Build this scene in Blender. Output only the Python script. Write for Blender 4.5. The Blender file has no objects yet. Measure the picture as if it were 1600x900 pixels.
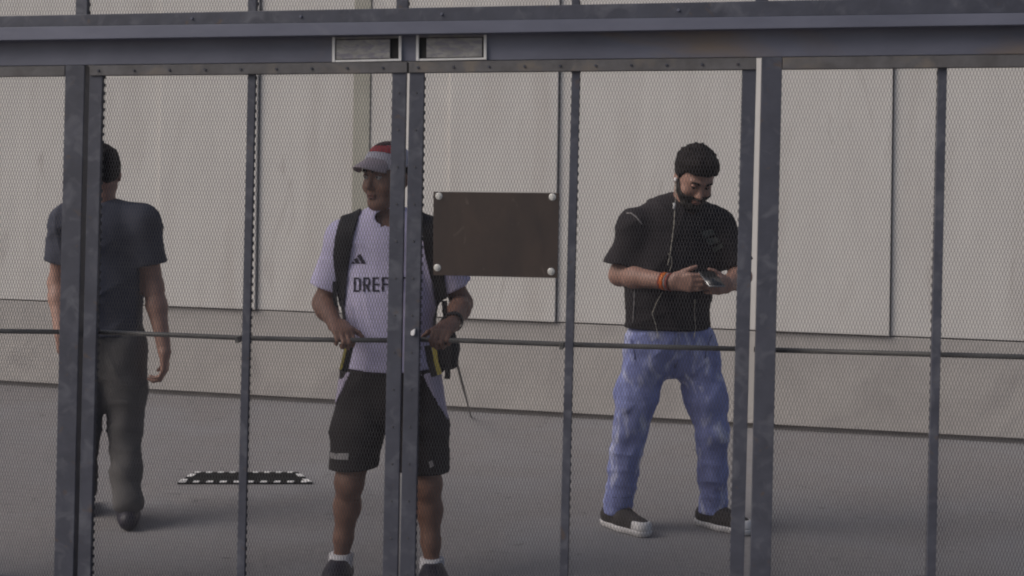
import bpy, bmesh, math, random
import numpy as np
from mathutils import Vector, Matrix
from mathutils.bvhtree import BVHTree

random.seed(7)
rad = math.radians
scene = bpy.context.scene
COL = scene.collection

# ------------------------------------------------------------------ camera
F_PX, ROLL, CAM_H, HOR = 2200.0, rad(0.8), 1.69, 250.0
cam_d = bpy.data.cameras.new('camera')
cam_d.sensor_width = 36.0
cam_d.lens = 36.0 * F_PX / 1600.0
cam_d.shift_y = -(450.0 - HOR) / 1600.0
cam_d.clip_start, cam_d.clip_end = 0.05, 2000.0
cam = bpy.data.objects.new('camera', cam_d)
cam.matrix_world = Matrix.Translation((0, 0, CAM_H)) @ Matrix.Rotation(rad(90), 4, 'X') @ Matrix.Rotation(ROLL, 4, 'Z')
COL.objects.link(cam)
scene.camera = cam

# ------------------------------------------------------------------ sky, sun, exposure
SUN_EL, SUN_AZ = rad(38), rad(-62)          # azimuth from the view axis of the sun's place: left, a little behind the camera
sun_pos = Vector((-0.94 * math.cos(SUN_EL), -0.34 * math.cos(SUN_EL), math.sin(SUN_EL)))
w = bpy.data.worlds.new('World'); scene.world = w; w.use_nodes = True
nt = w.node_tree
bg = nt.nodes['Background']
sky = nt.nodes.new('ShaderNodeTexSky'); sky.sky_type = 'NISHITA'; sky.sun_disc = False
sky.sun_elevation = SUN_EL
sky.sun_rotation = math.atan2(sun_pos.x, sun_pos.y)
sky.air_density = 1.0; sky.dust_density = 4.0; sky.ozone_density = 1.0
nt.links.new(sky.outputs[0], bg.inputs[0]); bg.inputs[1].default_value = 0.07
sun_d = bpy.data.lights.new('sun', 'SUN'); sun_d.energy = 1.5; sun_d.angle = rad(42); sun_d.color = (1.0, 0.965, 0.945)
sun = bpy.data.objects.new('sun', sun_d); COL.objects.link(sun)
sun.rotation_euler = (-sun_pos).to_track_quat('-Z', 'Y').to_euler()
vs = scene.view_settings
vs.view_transform = 'Standard'; vs.look = 'None'; vs.gamma = 1.0; vs.exposure = 0.45; vs.use_curve_mapping = False
scene.render.film_transparent = False
scene.cycles.use_denoising = True
scene.cycles.pixel_filter_type = 'BLACKMAN_HARRIS'; scene.cycles.filter_width = 2.1

# ------------------------------------------------------------------ helpers
CR, SR = math.cos(ROLL), math.sin(ROLL)
def ray(x, y):
    u, v = (x - 800.0) / F_PX, (y - HOR) / F_PX
    return Vector((u * CR + v * SR, 1.0, u * SR - v * CR))
CAMP = Vector((0, 0, CAM_H))
def at_depth(x, y, D):
    return CAMP + ray(x, y) * D
def on_ground(x, y, z=0.0):
    r = ray(x, y); return CAMP + r * ((z - CAM_H) / r.z)

def tag(o, label=None, cat=None, group=None, kind=None):
    if label: o['label'] = label
    if cat: o['category'] = cat
    if group: o['group'] = group
    if kind: o['kind'] = kind
    return o
def empty(name, loc=(0, 0, 0), rz=0.0):
    o = bpy.data.objects.new(name, None); COL.objects.link(o)
    o.location = loc; o.rotation_euler = (0, 0, rz); o.empty_display_size = 0.1
    return o
def obj(name, me, mat, parent=None, smooth=False):
    o = bpy.data.objects.new(name, me); COL.objects.link(o)
    if mat is not None and len(me.materials) == 0: me.materials.append(mat)
    if parent is not None: o.parent = parent
    if smooth: me.polygons.foreach_set('use_smooth', [True] * len(me.polygons))
    return o
def mesh_np(name, V, Fq):
    me = bpy.data.meshes.new(name)
    V = np.asarray(V, dtype=np.float32); Fq = np.asarray(Fq, dtype=np.int32)
    n = Fq.shape[1]
    me.vertices.add(len(V)); me.vertices.foreach_set('co', V.ravel())
    me.loops.add(Fq.size); me.loops.foreach_set('vertex_index', Fq.ravel())
    me.polygons.add(len(Fq)); me.polygons.foreach_set('loop_start', np.arange(0, Fq.size, n, dtype=np.int32))
    me.update(calc_edges=True); me.validate()
    return me
def prism(name, quad, n0, n1, bevel=0.002):
    """quad: 4 (s,z) corners; extruded along the local y axis from n0 to n1"""
    bm = bmesh.new()
    a = [bm.verts.new((s, n0, z)) for s, z in quad]
    b = [bm.verts.new((s, n1, z)) for s, z in quad]
    k = len(quad)
    bm.faces.new(a); bm.faces.new(b[::-1])
    for i in range(k): bm.faces.new((a[i], b[i], b[(i + 1) % k], a[(i + 1) % k]))
    bmesh.ops.recalc_face_normals(bm, faces=bm.faces)
    if bevel > 0: bmesh.ops.bevel(bm, geom=list(bm.edges), offset=bevel, segments=2, affect='EDGES', profile=0.6)
    me = bpy.data.meshes.new(name); bm.to_mesh(me); bm.free()
    return me
def tube(name, pts, r, seg=10, cap=True):
    pts = [Vector(p) for p in pts]; V = []; Fs = []
    rs = r if isinstance(r, (list, tuple)) else [r] * len(pts)
    up = Vector((0.13, 0.31, 0.94))
    for i, p in enumerate(pts):
        t = (pts[min(i + 1, len(pts) - 1)] - pts[max(i - 1, 0)]).normalized()
        if abs(t.dot(up)) > 0.95: up = Vector((1, 0.1, 0))
        a = t.cross(up).normalized(); b = t.cross(a).normalized()
        for j in range(seg):
            th = 2 * math.pi * j / seg
            V.append(p + (a * math.cos(th) + b * math.sin(th)) * rs[i])
    for i in range(len(pts) - 1):
        for j in range(seg):
            Fs.append((i * seg + j, i * seg + (j + 1) % seg, (i + 1) * seg + (j + 1) % seg, (i + 1) * seg + j))
    me = bpy.data.meshes.new(name)
    if cap: Fs += [tuple(range(seg))[::-1], tuple(range((len(pts) - 1) * seg, len(pts) * seg))]
    me.from_pydata([tuple(v) for v in V], [], Fs); me.update()
    bm = bmesh.new(); bm.from_mesh(me); bmesh.ops.recalc_face_normals(bm, faces=bm.faces); bm.to_mesh(me); bm.free()
    return me

# ------------------------------------------------------------------ materials
def hexlin(r, g, b):
    f = lambda c: (c / 255 / 12.92) if c / 255 <= 0.04045 else ((c / 255 + 0.055) / 1.055) ** 2.4
    return (f(r), f(g), f(b))
def material(name, c1, c2=None, scale=8.0, rough=0.7, metal=0.0, bump=0.0, bscale=60.0, stretch=(1, 1, 1), spots=None, spotscale=3.0, spotlo=0.55, spothi=0.7, spec=0.4, detail=6.0, distort=0.3, brough=0.6, specks=None, speckscale=8.0):
    m = bpy.data.materials.new(name); m.use_nodes = True
    t = m.node_tree; N = t.nodes; Lk = t.links
    p = N['Principled BSDF']
    p.inputs['Roughness'].default_value = rough; p.inputs['Metallic'].default_value = metal
    p.inputs['Specular IOR Level'].default_value = spec
    tc = N.new('ShaderNodeTexCoord'); mp = N.new('ShaderNodeMapping'); mp.inputs['Scale'].default_value = stretch
    Lk.new(tc.outputs['Object'], mp.inputs['Vector'])
    n1 = N.new('ShaderNodeTexNoise'); n1.inputs['Scale'].default_value = scale; n1.inputs['Detail'].default_value = detail
    n1.inputs['Distortion'].default_value = distort; n1.inputs['Roughness'].default_value = brough
    Lk.new(mp.outputs[0], n1.inputs['Vector'])
    rp = N.new('ShaderNodeValToRGB'); rp.color_ramp.elements[0].position = 0.3; rp.color_ramp.elements[1].position = 0.7
    c2 = c2 or tuple(c * 0.8 for c in c1)
    rp.color_ramp.elements[0].color = (*c2, 1); rp.color_ramp.elements[1].color = (*c1, 1)
    Lk.new(n1.outputs['Fac'], rp.inputs['Fac'])
    out = rp.outputs['Color']
    if spots:
        n2 = N.new('ShaderNodeTexNoise'); n2.inputs['Scale'].default_value = spotscale; n2.inputs['Detail'].default_value = 8
        n2.inputs['Distortion'].default_value = 0.8
        Lk.new(mp.outputs[0], n2.inputs['Vector'])
        r2 = N.new('ShaderNodeValToRGB'); r2.color_ramp.elements[0].position = spotlo; r2.color_ramp.elements[1].position = spothi
        Lk.new(n2.outputs['Fac'], r2.inputs['Fac'])
        mx = N.new('ShaderNodeMix'); mx.data_type = 'RGBA'
        Lk.new(r2.outputs['Color'], mx.inputs['Factor']); Lk.new(out, mx.inputs['A']); mx.inputs['B'].default_value = (*spots, 1)
        out = mx.outputs['Result']
    if specks:                                             # small dark marks: gum, drips, chips
        n4 = N.new('ShaderNodeTexNoise'); n4.inputs['Scale'].default_value = speckscale; n4.inputs['Detail'].default_value = 3
        n4.inputs['Distortion'].default_value = 1.2
        Lk.new(mp.outputs[0], n4.inputs['Vector'])
        r4 = N.new('ShaderNodeValToRGB'); r4.color_ramp.elements[0].position = 0.66; r4.color_ramp.elements[1].position = 0.74
        r4.color_ramp.elements[1].color = (0.6, 0.6, 0.6, 1)
        Lk.new(n4.outputs['Fac'], r4.inputs['Fac'])
        m4 = N.new('ShaderNodeMix'); m4.data_type = 'RGBA'
        Lk.new(r4.outputs['Color'], m4.inputs['Factor']); Lk.new(out, m4.inputs['A']); m4.inputs['B'].default_value = (*specks, 1)
        out = m4.outputs['Result']
    Lk.new(out, p.inputs['Base Color'])
    if bump > 0:
        n3 = N.new('ShaderNodeTexNoise'); n3.inputs['Scale'].default_value = bscale; n3.inputs['Detail'].default_value = 5
        Lk.new(mp.outputs[0], n3.inputs['Vector'])
        bp = N.new('ShaderNodeBump'); bp.inputs['Strength'].default_value = bump; bp.inputs['Distance'].default_value = 0.01
        Lk.new(n3.outputs['Fac'], bp.inputs['Height']); Lk.new(bp.outputs[0], p.inputs['Normal'])
    return m
M = {}
M['wall'] = material('painted_wall', (0.575, 0.553, 0.530), (0.525, 0.503, 0.483), 3.0, 0.85, bump=0.12, bscale=45, stretch=(1.6, 1, 0.35), spots=(0.47, 0.44, 0.415), spotscale=2.0, spotlo=0.5, spothi=0.85, specks=(0.42, 0.39, 0.37), speckscale=3.5)
M['plinth'] = material('plinth_concrete', (0.41, 0.385, 0.365), (0.345, 0.325, 0.31), 2.2, 0.9, bump=0.3, bscale=40, spots=(0.30, 0.28, 0.27), spotscale=2.4, spotlo=0.52, spothi=0.78)
M['pilaster'] = material('pilaster_paint', (0.36, 0.35, 0.30), (0.31, 0.30, 0.26), 3, 0.8, bump=0.2, bscale=30)
M['joint'] = material('joint_mortar', (0.30, 0.28, 0.27), (0.22, 0.205, 0.20), 6, 0.95)
M['ground'] = material('asphalt', (0.255, 0.240, 0.240), (0.165, 0.155, 0.156), 28.0, 0.92, bump=0.7, bscale=120, spots=(0.225, 0.22, 0.228), spotscale=1.3, spotlo=0.42, spothi=0.72, detail=12, brough=0.8, specks=(0.09, 0.085, 0.085), speckscale=7)
M['steel'] = material('gate_paint', (0.068, 0.071, 0.092), (0.046, 0.048, 0.063), 9, 0.5, 0.0, bump=0.12, bscale=40, spots=(0.115, 0.118, 0.138), spotscale=14, spotlo=0.52, spothi=0.8, specks=(0.10, 0.07, 0.05), speckscale=16)
M['steel_light'] = material('beam_paint', (0.145, 0.15, 0.195), (0.10, 0.105, 0.14), 5, 0.45, 0.0, bump=0.1, bscale=30, stretch=(0.4, 1, 1), spots=(0.22, 0.22, 0.25), spotscale=2.2, spotlo=0.55, spothi=0.75)
M['steel_blue'] = material('lintel_paint', (0.165, 0.17, 0.215), (0.105, 0.108, 0.14), 4, 0.5, 0.0, bump=0.1, bscale=30, stretch=(0.5, 1, 1), spots=(0.19, 0.15, 0.12), spotscale=2.6, spotlo=0.55, spothi=0.72)
M['flange'] = material('flange_paint', (0.135, 0.13, 0.135), (0.085, 0.08, 0.08), 14, 0.6, 0.0, bump=0.15, bscale=60, spots=(0.17, 0.145, 0.12), spotscale=6, spotlo=0.55, spothi=0.7)
M['mesh'] = material('mesh_metal', (0.085, 0.082, 0.09), (0.05, 0.05, 0.056), 20, 0.6, 0.1)
M['rim'] = material('galvanised_rim', (0.72, 0.71, 0.70), (0.6, 0.59, 0.57), 20, 0.45, 0.0)
M['slot_plate'] = material('slot_plate', (0.34, 0.33, 0.31), (0.19, 0.185, 0.18), 22, 0.5, 0.1, bump=0.4, bscale=40, stretch=(.6, 1, 1.6), spots=(0.20, 0.19, 0.215), spotscale=45, spotlo=0.46, spothi=0.6)
M['black'] = material('slot_shade_black', (0.02, 0.02, 0.02), None, 5, 0.8)  # black colour stands in for the shade inside the bolt housing slots
M['rod'] = material('rail_metal', (0.17, 0.165, 0.155), (0.11, 0.105, 0.10), 12, 0.45, 0.2)
M['sign'] = material('brown_plate', (0.056, 0.041, 0.035), (0.038, 0.030, 0.028), 9, 0.5, bump=0.1, bscale=20, spec=0.35, stretch=(1, 1, .5), specks=(0.10, 0.08, 0.07), speckscale=22)
M['bolt'] = material('zinc_bolt', (0.62, 0.61, 0.58), (0.45, 0.44, 0.42), 60, 0.4, 0.3)
M['white'] = material('white_plastic', (0.75, 0.74, 0.74), None, 8, 0.5)
M['mat_black'] = material('mat_rubber', (0.012, 0.012, 0.012), (0.007, 0.007, 0.007), 20, 0.85, spec=0.1)
M['skin1'] = material('skin_tan', (0.255, 0.142, 0.106), (0.185, 0.098, 0.072), 22, 0.55, bump=0.05, bscale=120)
M['skin2'] = material('skin_brown', (0.36, 0.21, 0.165), (0.265, 0.148, 0.115), 22, 0.55, bump=0.05, bscale=120)
M['lip'] = material('lip_skin', (0.24, 0.11, 0.09), (0.2, 0.09, 0.075), 30, 0.5)
M['hair'] = material('dark_hair', (0.016, 0.012, 0.012), (0.007, 0.005, 0.005), 60, 0.75, spec=0.15, bump=0.6, bscale=140, stretch=(1, 1, 0.3))
M['beard'] = material('beard_hair', (0.026, 0.019, 0.017), (0.010, 0.008, 0.007), 110, 0.7, bump=0.5, bscale=200)
M['eye'] = material('eye_white', (0.55, 0.52, 0.5), None, 5, 0.3)
M['iris'] = material('iris_dark', (0.02, 0.014, 0.01), None, 5, 0.2)
M['shirt1'] = material('lilac_white_jersey', (0.67, 0.62, 0.84), (0.61, 0.56, 0.77), 3, 0.85, bump=0.15, bscale=90)
M['print'] = material('shirt_print', (0.022, 0.017, 0.035), None, 30, 0.7)
M['shorts'] = material('black_shorts', (0.035, 0.030, 0.030), (0.024, 0.02, 0.021), 6, 0.8, bump=0.15, bscale=110, spec=0.25)
M['shorts_panel'] = material('lilac_panel', (0.52, 0.46, 0.60), None, 6, 0.8, bump=0.1)
M['patch'] = material('grey_patch', (0.36, 0.34, 0.34), (0.2, 0.19, 0.19), 40, 0.7)
M['sock'] = material('white_sock', (0.66, 0.64, 0.67), None, 30, 0.9, bump=0.3, bscale=150)
M['shoe'] = material('dark_shoe', (0.022, 0.018, 0.034), (0.012, 0.010, 0.016), 12, 0.5, spec=0.4)
M['cap'] = material('grey_cap', (0.43, 0.365, 0.395), (0.36, 0.30, 0.33), 10, 0.85, bump=0.2, bscale=120)
M['cap_front'] = material('cap_front', (0.52, 0.50, 0.58), (0.44, 0.42, 0.49), 10, 0.85, bump=0.2, bscale=120)
M['cap_red'] = material('red_cap', (0.42, 0.06, 0.075), (0.30, 0.04, 0.05), 10, 0.8, bump=0.2, bscale=120)
M['cap_dark'] = material('dark_cap', (0.07, 0.025, 0.03), (0.04, 0.018, 0.02), 10, 0.8)
M['bag'] = material('black_nylon', (0.022, 0.019, 0.021), (0.014, 0.012, 0.014), 14, 0.7, bump=0.25, bscale=120)
M['yellow'] = material('yellow_strap', (0.50, 0.42, 0.10), (0.40, 0.33, 0.08), 20, 0.7)
M['tee2'] = material('black_tee', (0.032, 0.027, 0.030), (0.021, 0.018, 0.02), 5, 0.9, bump=0.2, bscale=110, spec=0.2)
M['seam'] = material('pale_stitch', (0.30, 0.28, 0.28), (0.18, 0.17, 0.17), 60, 0.9)
M['teeprint'] = material('dark_green_print', (0.11, 0.12, 0.105), (0.05, 0.055, 0.05), 40, 0.9)
M['jeans'] = material('faded_denim', (0.31, 0.345, 0.64), (0.18, 0.20, 0.40), 9, 0.9, bump=0.5, bscale=160, spots=(0.64, 0.65, 0.80), spotscale=11, spotlo=0.53, spothi=0.74, spec=0.15, stretch=(1.4, 1.4, 0.7), distort=1.0)
M['canvas'] = material('black_canvas', (0.045, 0.038, 0.036), (0.03, 0.026, 0.025), 30, 0.85, bump=0.2, bscale=150)
M['rubber'] = material('white_rubber', (0.62, 0.60, 0.60), (0.52, 0.5, 0.5), 16, 0.6)
M['cable'] = material('earphone_cable', (0.42, 0.39, 0.33), None, 30, 0.5)
M['orange'] = material('orange_band', (0.62, 0.17, 0.03), (0.5, 0.10, 0.02), 40, 0.5)
M['redband'] = material('red_band', (0.22, 0.045, 0.03), None, 40, 0.6)
M['phone'] = material('phone_case', (0.02, 0.02, 0.022), None, 10, 0.3, spec=0.6)
M['phone_edge'] = material('phone_edge', (0.5, 0.5, 0.5), None, 10, 0.3, 0.5)
M['tee3'] = material('navy_tee', (0.045, 0.05, 0.075), (0.033, 0.036, 0.055), 6, 0.9, bump=0.2, bscale=110)
M['trouser3'] = material('grey_trouser', (0.10, 0.095, 0.095), (0.075, 0.07, 0.07), 6, 0.9, bump=0.2, bscale=110)

# ------------------------------------------------------------------ ground
me = bpy.data.meshes.new('ground')
me.from_pydata([(-150, -60, 0), (150, -60, 0), (150, 200, 0), (-150, 200, 0)], [], [(0, 1, 2, 3)])
tag(obj('ground', me, M['ground']), kind='structure')

# ------------------------------------------------------------------ far wall
WA, WB = on_ground(260, 617), on_ground(1110, 666)
wdir = (WB - WA); wdir.z = 0; wdir.normalize()
WANG = math.atan2(wdir.y, wdir.x)
wn = Vector((-wdir.y, wdir.x, 0))                       # away from the camera
wall = empty('boundary_wall', tuple(WA), WANG)
tag(wall, 'long pale painted panel wall on a grey plinth behind the gate', 'wall')
def wall_sz(x, y):
    r = ray(x, y); t = (WA - CAMP).dot(wn) / r.dot(wn); p = CAMP + r * t - WA
    return p.dot(wdir), (CAMP + r * t).z
LEDGE = 0.63
s1, s2 = wall_sz(403, 400)[0], wall_sz(871, 400)[0]
pitch = s2 - s1
edges = [s1 + pitch * k for k in range(-4, 6)]
pl0, pl1 = wall_sz(553, 200)[0], wall_sz(579, 200)[0]
obj('wall_core', prism('wall_core', [(edges[0], 0.045), (edges[-1], 0.045), (edges[-1], 4.3), (edges[0], 4.3)], 0.012, 0.30, 0), M['joint'], wall)
def panel(a, b, proud):
    obj('panel', prism('panel', [(a, LEDGE), (b, LEDGE), (b, 4.25), (a, 4.25)], -0.034 if proud else -0.010, 0.011, 0.004), M['wall'], wall)
rs3 = wall_sz(703, 300)[0] - s1                            # where the raised board of each bay starts
for i in range(len(edges) - 1):
    a, b = edges[i] + 0.004, edges[i + 1] - 0.004
    m_ = edges[i] + rs3
    if a < pl0 < b:
        panel(a, pl0 - 0.002, False); panel(pl1 + 0.002, m_ - 0.001, False)
    else:
        panel(a, m_ - 0.001, False)
    panel(m_ + 0.001, b, True)
obj('pilaster', prism('pilaster', [(pl0, LEDGE), (pl1, LEDGE), (pl1, 4.25), (pl0, 4.25)], -0.019, 0.0105, 0.005), M['pilaster'], wall)
p_e = [edges[0], s1 - 2.6, wall_sz(735, 600)[0] + 4.4, edges[-1]]
for i in range(3):
    obj('plinth_slab', prism('plinth_slab', [(p_e[i] + 0.003, 0.035), (p_e[i + 1] - 0.003, 0.035), (p_e[i + 1] - 0.003, LEDGE - 0.009), (p_e[i] + 0.003, LEDGE - 0.009)], -0.006, 0.0112, 0.004), M['plinth'], wall)
obj('base_recess', prism('base_recess', [(edges[0], -0.05), (edges[-1], -0.05), (edges[-1], 0.0445), (edges[0], 0.0445)], 0.03, 0.2, 0), M['joint'], wall)
obj('coping', prism('coping', [(edges[0], 4.3), (edges[-1], 4.3), (edges[-1], 4.4), (edges[0], 4.4)], -0.06, 0.36, 0.01), M['plinth'], wall)

# ------------------------------------------------------------------ gate and fence (one plane)
PHI = rad(8.5)
FO = at_depth(632, 500, 5.2); FO.z = 0
fx = Vector((math.cos(PHI), -math.sin(PHI), 0)); fn = Vector((math.sin(PHI), math.cos(PHI), 0))
def fsz(x, y, n=0.0):
    r = ray(x, y); t = (FO + fn * n - CAMP).dot(fn) / r.dot(fn); p = CAMP + r * t
    return (p - FO).dot(fx), p.z
def fworld(x, y, n=0.0):
    s, z = fsz(x, y, n); return FO + fx * s + fn * n + Vector((0, 0, z))
def fline(pts, x, n=0.0):
    """height on a polyline of pixels (seen at face n), interpolated at pixel x (extrapolated past the ends)"""
    for i in range(len(pts) - 1):
        if x <= pts[i + 1][0] or i == len(pts) - 2:
            (x0, y0), (x1, y1) = pts[i], pts[i + 1]
            return y0 + (y1 - y0) * (x - x0) / (x1 - x0)
XL, XR = -330.0, 1900.0
def hbar(name, top, bot, n0, n1, mat, parent, x0=XL, x1=XR, bevel=0.002, face=None):
    """horizontal member between two pixel lines (each ((xa,ya),(xb,yb)))"""
    f = n0 if face is None else face
    q = [fsz(x0, fline(bot, x0), f), fsz(x1, fline(bot, x1), f), fsz(x1, fline(top, x1), f), fsz(x0, fline(top, x0), f)]
    return obj(name, prism(name, q, n0, n1, bevel), mat, parent)
def vbar(name, xt0, xt1, yt, xb0, xb1, yb, n0, n1, mat, parent, zb=0.010, zt=None, bevel=0.002):
    """vertical member given left/right pixel x at two heights, carried down to zb (and up to zt)"""
    def edge(xt, xb):
        A, B = fsz(xt, yt, n0), fsz(xb, yb, n0)
        g = lambda z: (A[0] + (B[0] - A[0]) * (z - A[1]) / (B[1] - A[1]), z)
        return g(zt if zt is not None else A[1]), g(zb)
    lt, lb = edge(xt0, xb0); rt, rb = edge(xt1, xb1)
    return obj(name, prism(name, [lb, rb, rt, lt], n0, n1, bevel), mat, parent), (lb, rb, rt, lt)
def clip(poly, p, d):
    t0, t1 = -1e9, 1e9
    k = len(poly)
    for i in range(k):
        a, b = poly[i], poly[(i + 1) % k]
        nx, nz = -(b[1] - a[1]), (b[0] - a[0])        # inside normal (ccw)
        den = nx * d[0] + nz * d[1]; num = nx * (p[0] - a[0]) + nz * (p[1] - a[1])
        if abs(den) < 1e-12:
            if num < 0: return None
            continue
        t = -num / den
        if den > 0: t0 = max(t0, t)
        else: t1 = min(t1, t)
    return (t0, t1) if t1 - t0 > 1e-4 else None
PA, PB, SW, SD = 0.0112, 0.0310, 0.00112, 0.0012
def wire_mesh(poly, n, parent, knots=True):
    V, Fs = [], []
    ss = [q[0] for q in poly]; zs = [q[1] for q in poly]
    def box(p, q, wd, n0, n1):
        dx, dz = q[0] - p[0], q[1] - p[1]; L = math.hypot(dx, dz); px, pz = -dz / L * wd / 2, dx / L * wd / 2
        b = len(V)
        for (c, e) in ((p, n0), (q, n0), (q, n1), (p, n1)):
            V.append((c[0] + px, e, c[1] + pz)); V.append((c[0] - px, e, c[1] - pz))
        for i in range(4):
            j = (i + 1) % 4
            Fs.append((b + 2 * i, b + 2 * j, b + 2 * j + 1, b + 2 * i + 1))
        Fs.append((b, b + 6, b + 4, b + 2)); Fs.append((b + 1, b + 3, b + 5, b + 7))
    for sg in (1, -1):
        lo = min(s / PA + sg * z / PB for s in ss for z in zs); hi = max(s / PA + sg * z / PB for s in ss for z in zs)
        for m in range(int(lo) - 1, int(hi) + 2):
            p = (m * PA, 0.0); d = (PA, -sg * PB)
            c = clip(poly, p, d)
            if not c: continue
            n0 = n if sg > 0 else n + 0.0011
            box((p[0] + d[0] * c[0], p[1] + d[1] * c[0]), (p[0] + d[0] * c[1], p[1] + d[1] * c[1]), SW, n0, n0 + SD)
    if knots:                                          # welded strand ends standing out along the two upright edges
        for (a, b, sd) in ((poly[0], poly[3], 1), (poly[1], poly[2], -1)):
            z = math.ceil(a[1] / PB) * PB
            while z < b[1]:
                s = a[0] + (b[0] - a[0]) * (z - a[1]) / (b[1] - a[1])
                box((s - sd * 0.006, z), (s + sd * 0.0055, z), 0.012, n - 0.006, n + 0.004)
                z += PB
    me = bpy.data.meshes.new('wire_mesh'); me.from_pydata(V, [], Fs); me.update()
    o = obj('wire_mesh', me, M['mesh'], parent); o['kind'] = 'stuff'
    return o
def disc(name, s, z, r, n0, n1, mat, parent, seg=16, slot=False):
    bm = bmesh.new()
    bmesh.ops.create_cone(bm, cap_ends=True, segments=seg, radius1=r, radius2=r * 0.78, depth=abs(n1 - n0))
    bmesh.ops.rotate(bm, verts=bm.verts, matrix=Matrix.Rotation(rad(90), 3, 'X'))
    bmesh.ops.translate(bm, verts=bm.verts, vec=(s, (n0 + n1) / 2, z))
    me = bpy.data.meshes.new(name); bm.to_mesh(me); bm.free()
    return obj(name, me, mat, parent)
def froot(name):
    return empty(name, tuple(FO), -PHI)

# pixel lines of the header
T_A = ((260, 20), (1110, 3)); T_B = ((260, 39), (1110, 27)); T_C = ((260, 59), (1110, 46))
T_D = ((260, 66), (1110, 55)); T_E = ((260, 101), (1110, 91)); T_F = ((260, 117), (1110, 109))
hdr = froot('gate_header')
tag(hdr, 'blue grey steel header with mesh transom spanning above both gate leaves', 'gate header')
hbar('lower_rail', T_A, T_B, -0.030, 0.03, M['steel'], hdr)
hbar('cap_beam', T_B, T_C, -0.085, -0.031, M['steel_light'], hdr)
hbar('lintel', ((260, 57), (1110, 44)), ((260, 100), (1110, 90)), -0.022, 0.03, M['steel_blue'], hdr)
zt = fsz(632, 0)[1] + 0.55
q = [fsz(XL, -240, 0), fsz(XR, -330, 0)]
obj('upper_rail', prism('upper_rail', [(fsz(XL, 0)[0], zt), (fsz(XR, 0)[0], zt), (fsz(XR, 0)[0], zt + 0.05), (fsz(XL, 0)[0], zt + 0.05)], -0.03, 0.03), M['steel'], hdr)
tr_x = [(-330, -310), (118, 136), (387, 400), (619, 637), (893, 905), (1180, 1200), (1460, 1475), (1880, 1900)]
tr_q = []
for (a, b) in tr_x:
    o, qd = vbar('transom_bar', a, b, 10, a - 0.2, b - 0.2, 20, -0.014, 0.012, M['steel'], hdr, zb=fsz((a + b) / 2, fline(T_A, (a + b) / 2))[1] - 0.01, zt=zt + 0.002)
    tr_q.append(qd)
for i in range(len(tr_q) - 1):
    L_, R_ = tr_q[i], tr_q[i + 1]
    wire_mesh([(L_[1][0] - .004, L_[1][1] - .01), (R_[0][0] + .004, R_[0][1] - .01), (R_[3][0] + .004, zt + .01), (L_[2][0] - .004, zt + .01)], 0.013, hdr)
# slot housings beside the meeting stiles
def housing(x0, x1, yl, yr, hl, hr, gap_left):
    """pixel box of a sliding bolt keeper let into the lintel"""
    n0 = -0.034
    S = lambda x, y: fsz(x, y, n0)
    yt = lambda x: yl + (yr - yl) * (x - x0) / (x1 - x0)
    yb = lambda x: hl + (hr - hl) * (x - x0) / (x1 - x0)
    h = obj('bolt_housing', prism('bolt_housing', [S(x0 + 2, yb(x0) - 2), S(x1 - 2, yb(x1) - 2), S(x1 - 2, yt(x1) + 2), S(x0 + 2, yt(x0) + 2)], -0.0245, -0.018, 0.0), M['black'], hdr)
    bw = 3.2
    for (a, b, c, d) in ((x0, x0 + bw + 1, 0, 0), (x1 - bw - 1, x1, 0, 0)):
        obj('rim', prism('rim', [S(a, yb(a)), S(b, yb(b)), S(b, yt(b)), S(a, yt(a))], n0, -0.0215, 0.001), M['rim'], h)
    obj('rim', prism('rim', [S(x0 + bw + 1.2, yt(x0) + bw), S(x1 - bw - 1.2, yt(x1) + bw), S(x1 - bw - 1.2, yt(x1)), S(x0 + bw + 1.2, yt(x0))], n0 + .003, -0.0215, 0.0006), M['slot_plate'], h)
    obj('rim', prism('rim', [S(x0 + bw + 1.2, yb(x0)), S(x1 - bw - 1.2, yb(x1)), S(x1 - bw - 1.2, yb(x1) - bw), S(x0 + bw + 1.2, yb(x0) - bw)], n0 + .002, -0.0215, 0.0006), M['rim'], h)
    a, b = (x0 + 16, x1 - 7) if gap_left else (x0 + 6, x1 - 18)
    pl = obj('bolt_plate', prism('bolt_plate', [S(a, yb(a) - 4.5), S(b, yb(b) - 4.5), S(b, yt(b) + 4.5), S(a, yt(a) + 4.5)], -0.031, -0.0235, 0.0012), M['slot_plate'], h)
    return h
housing(519, 627, 58, 56, 97, 95, False)
housing(650, 760, 55, 54, 95, 93, True)
# small rivets of the cap beam
for x in (300, 470, 690, 1060):
    s, z = fsz(x, (fline(T_A, x) + fline(T_B, x)) / 2, -0.03); disc('rivet', s, z, 0.006, -0.036, -0.029, M['steel_light'], hdr)

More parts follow.
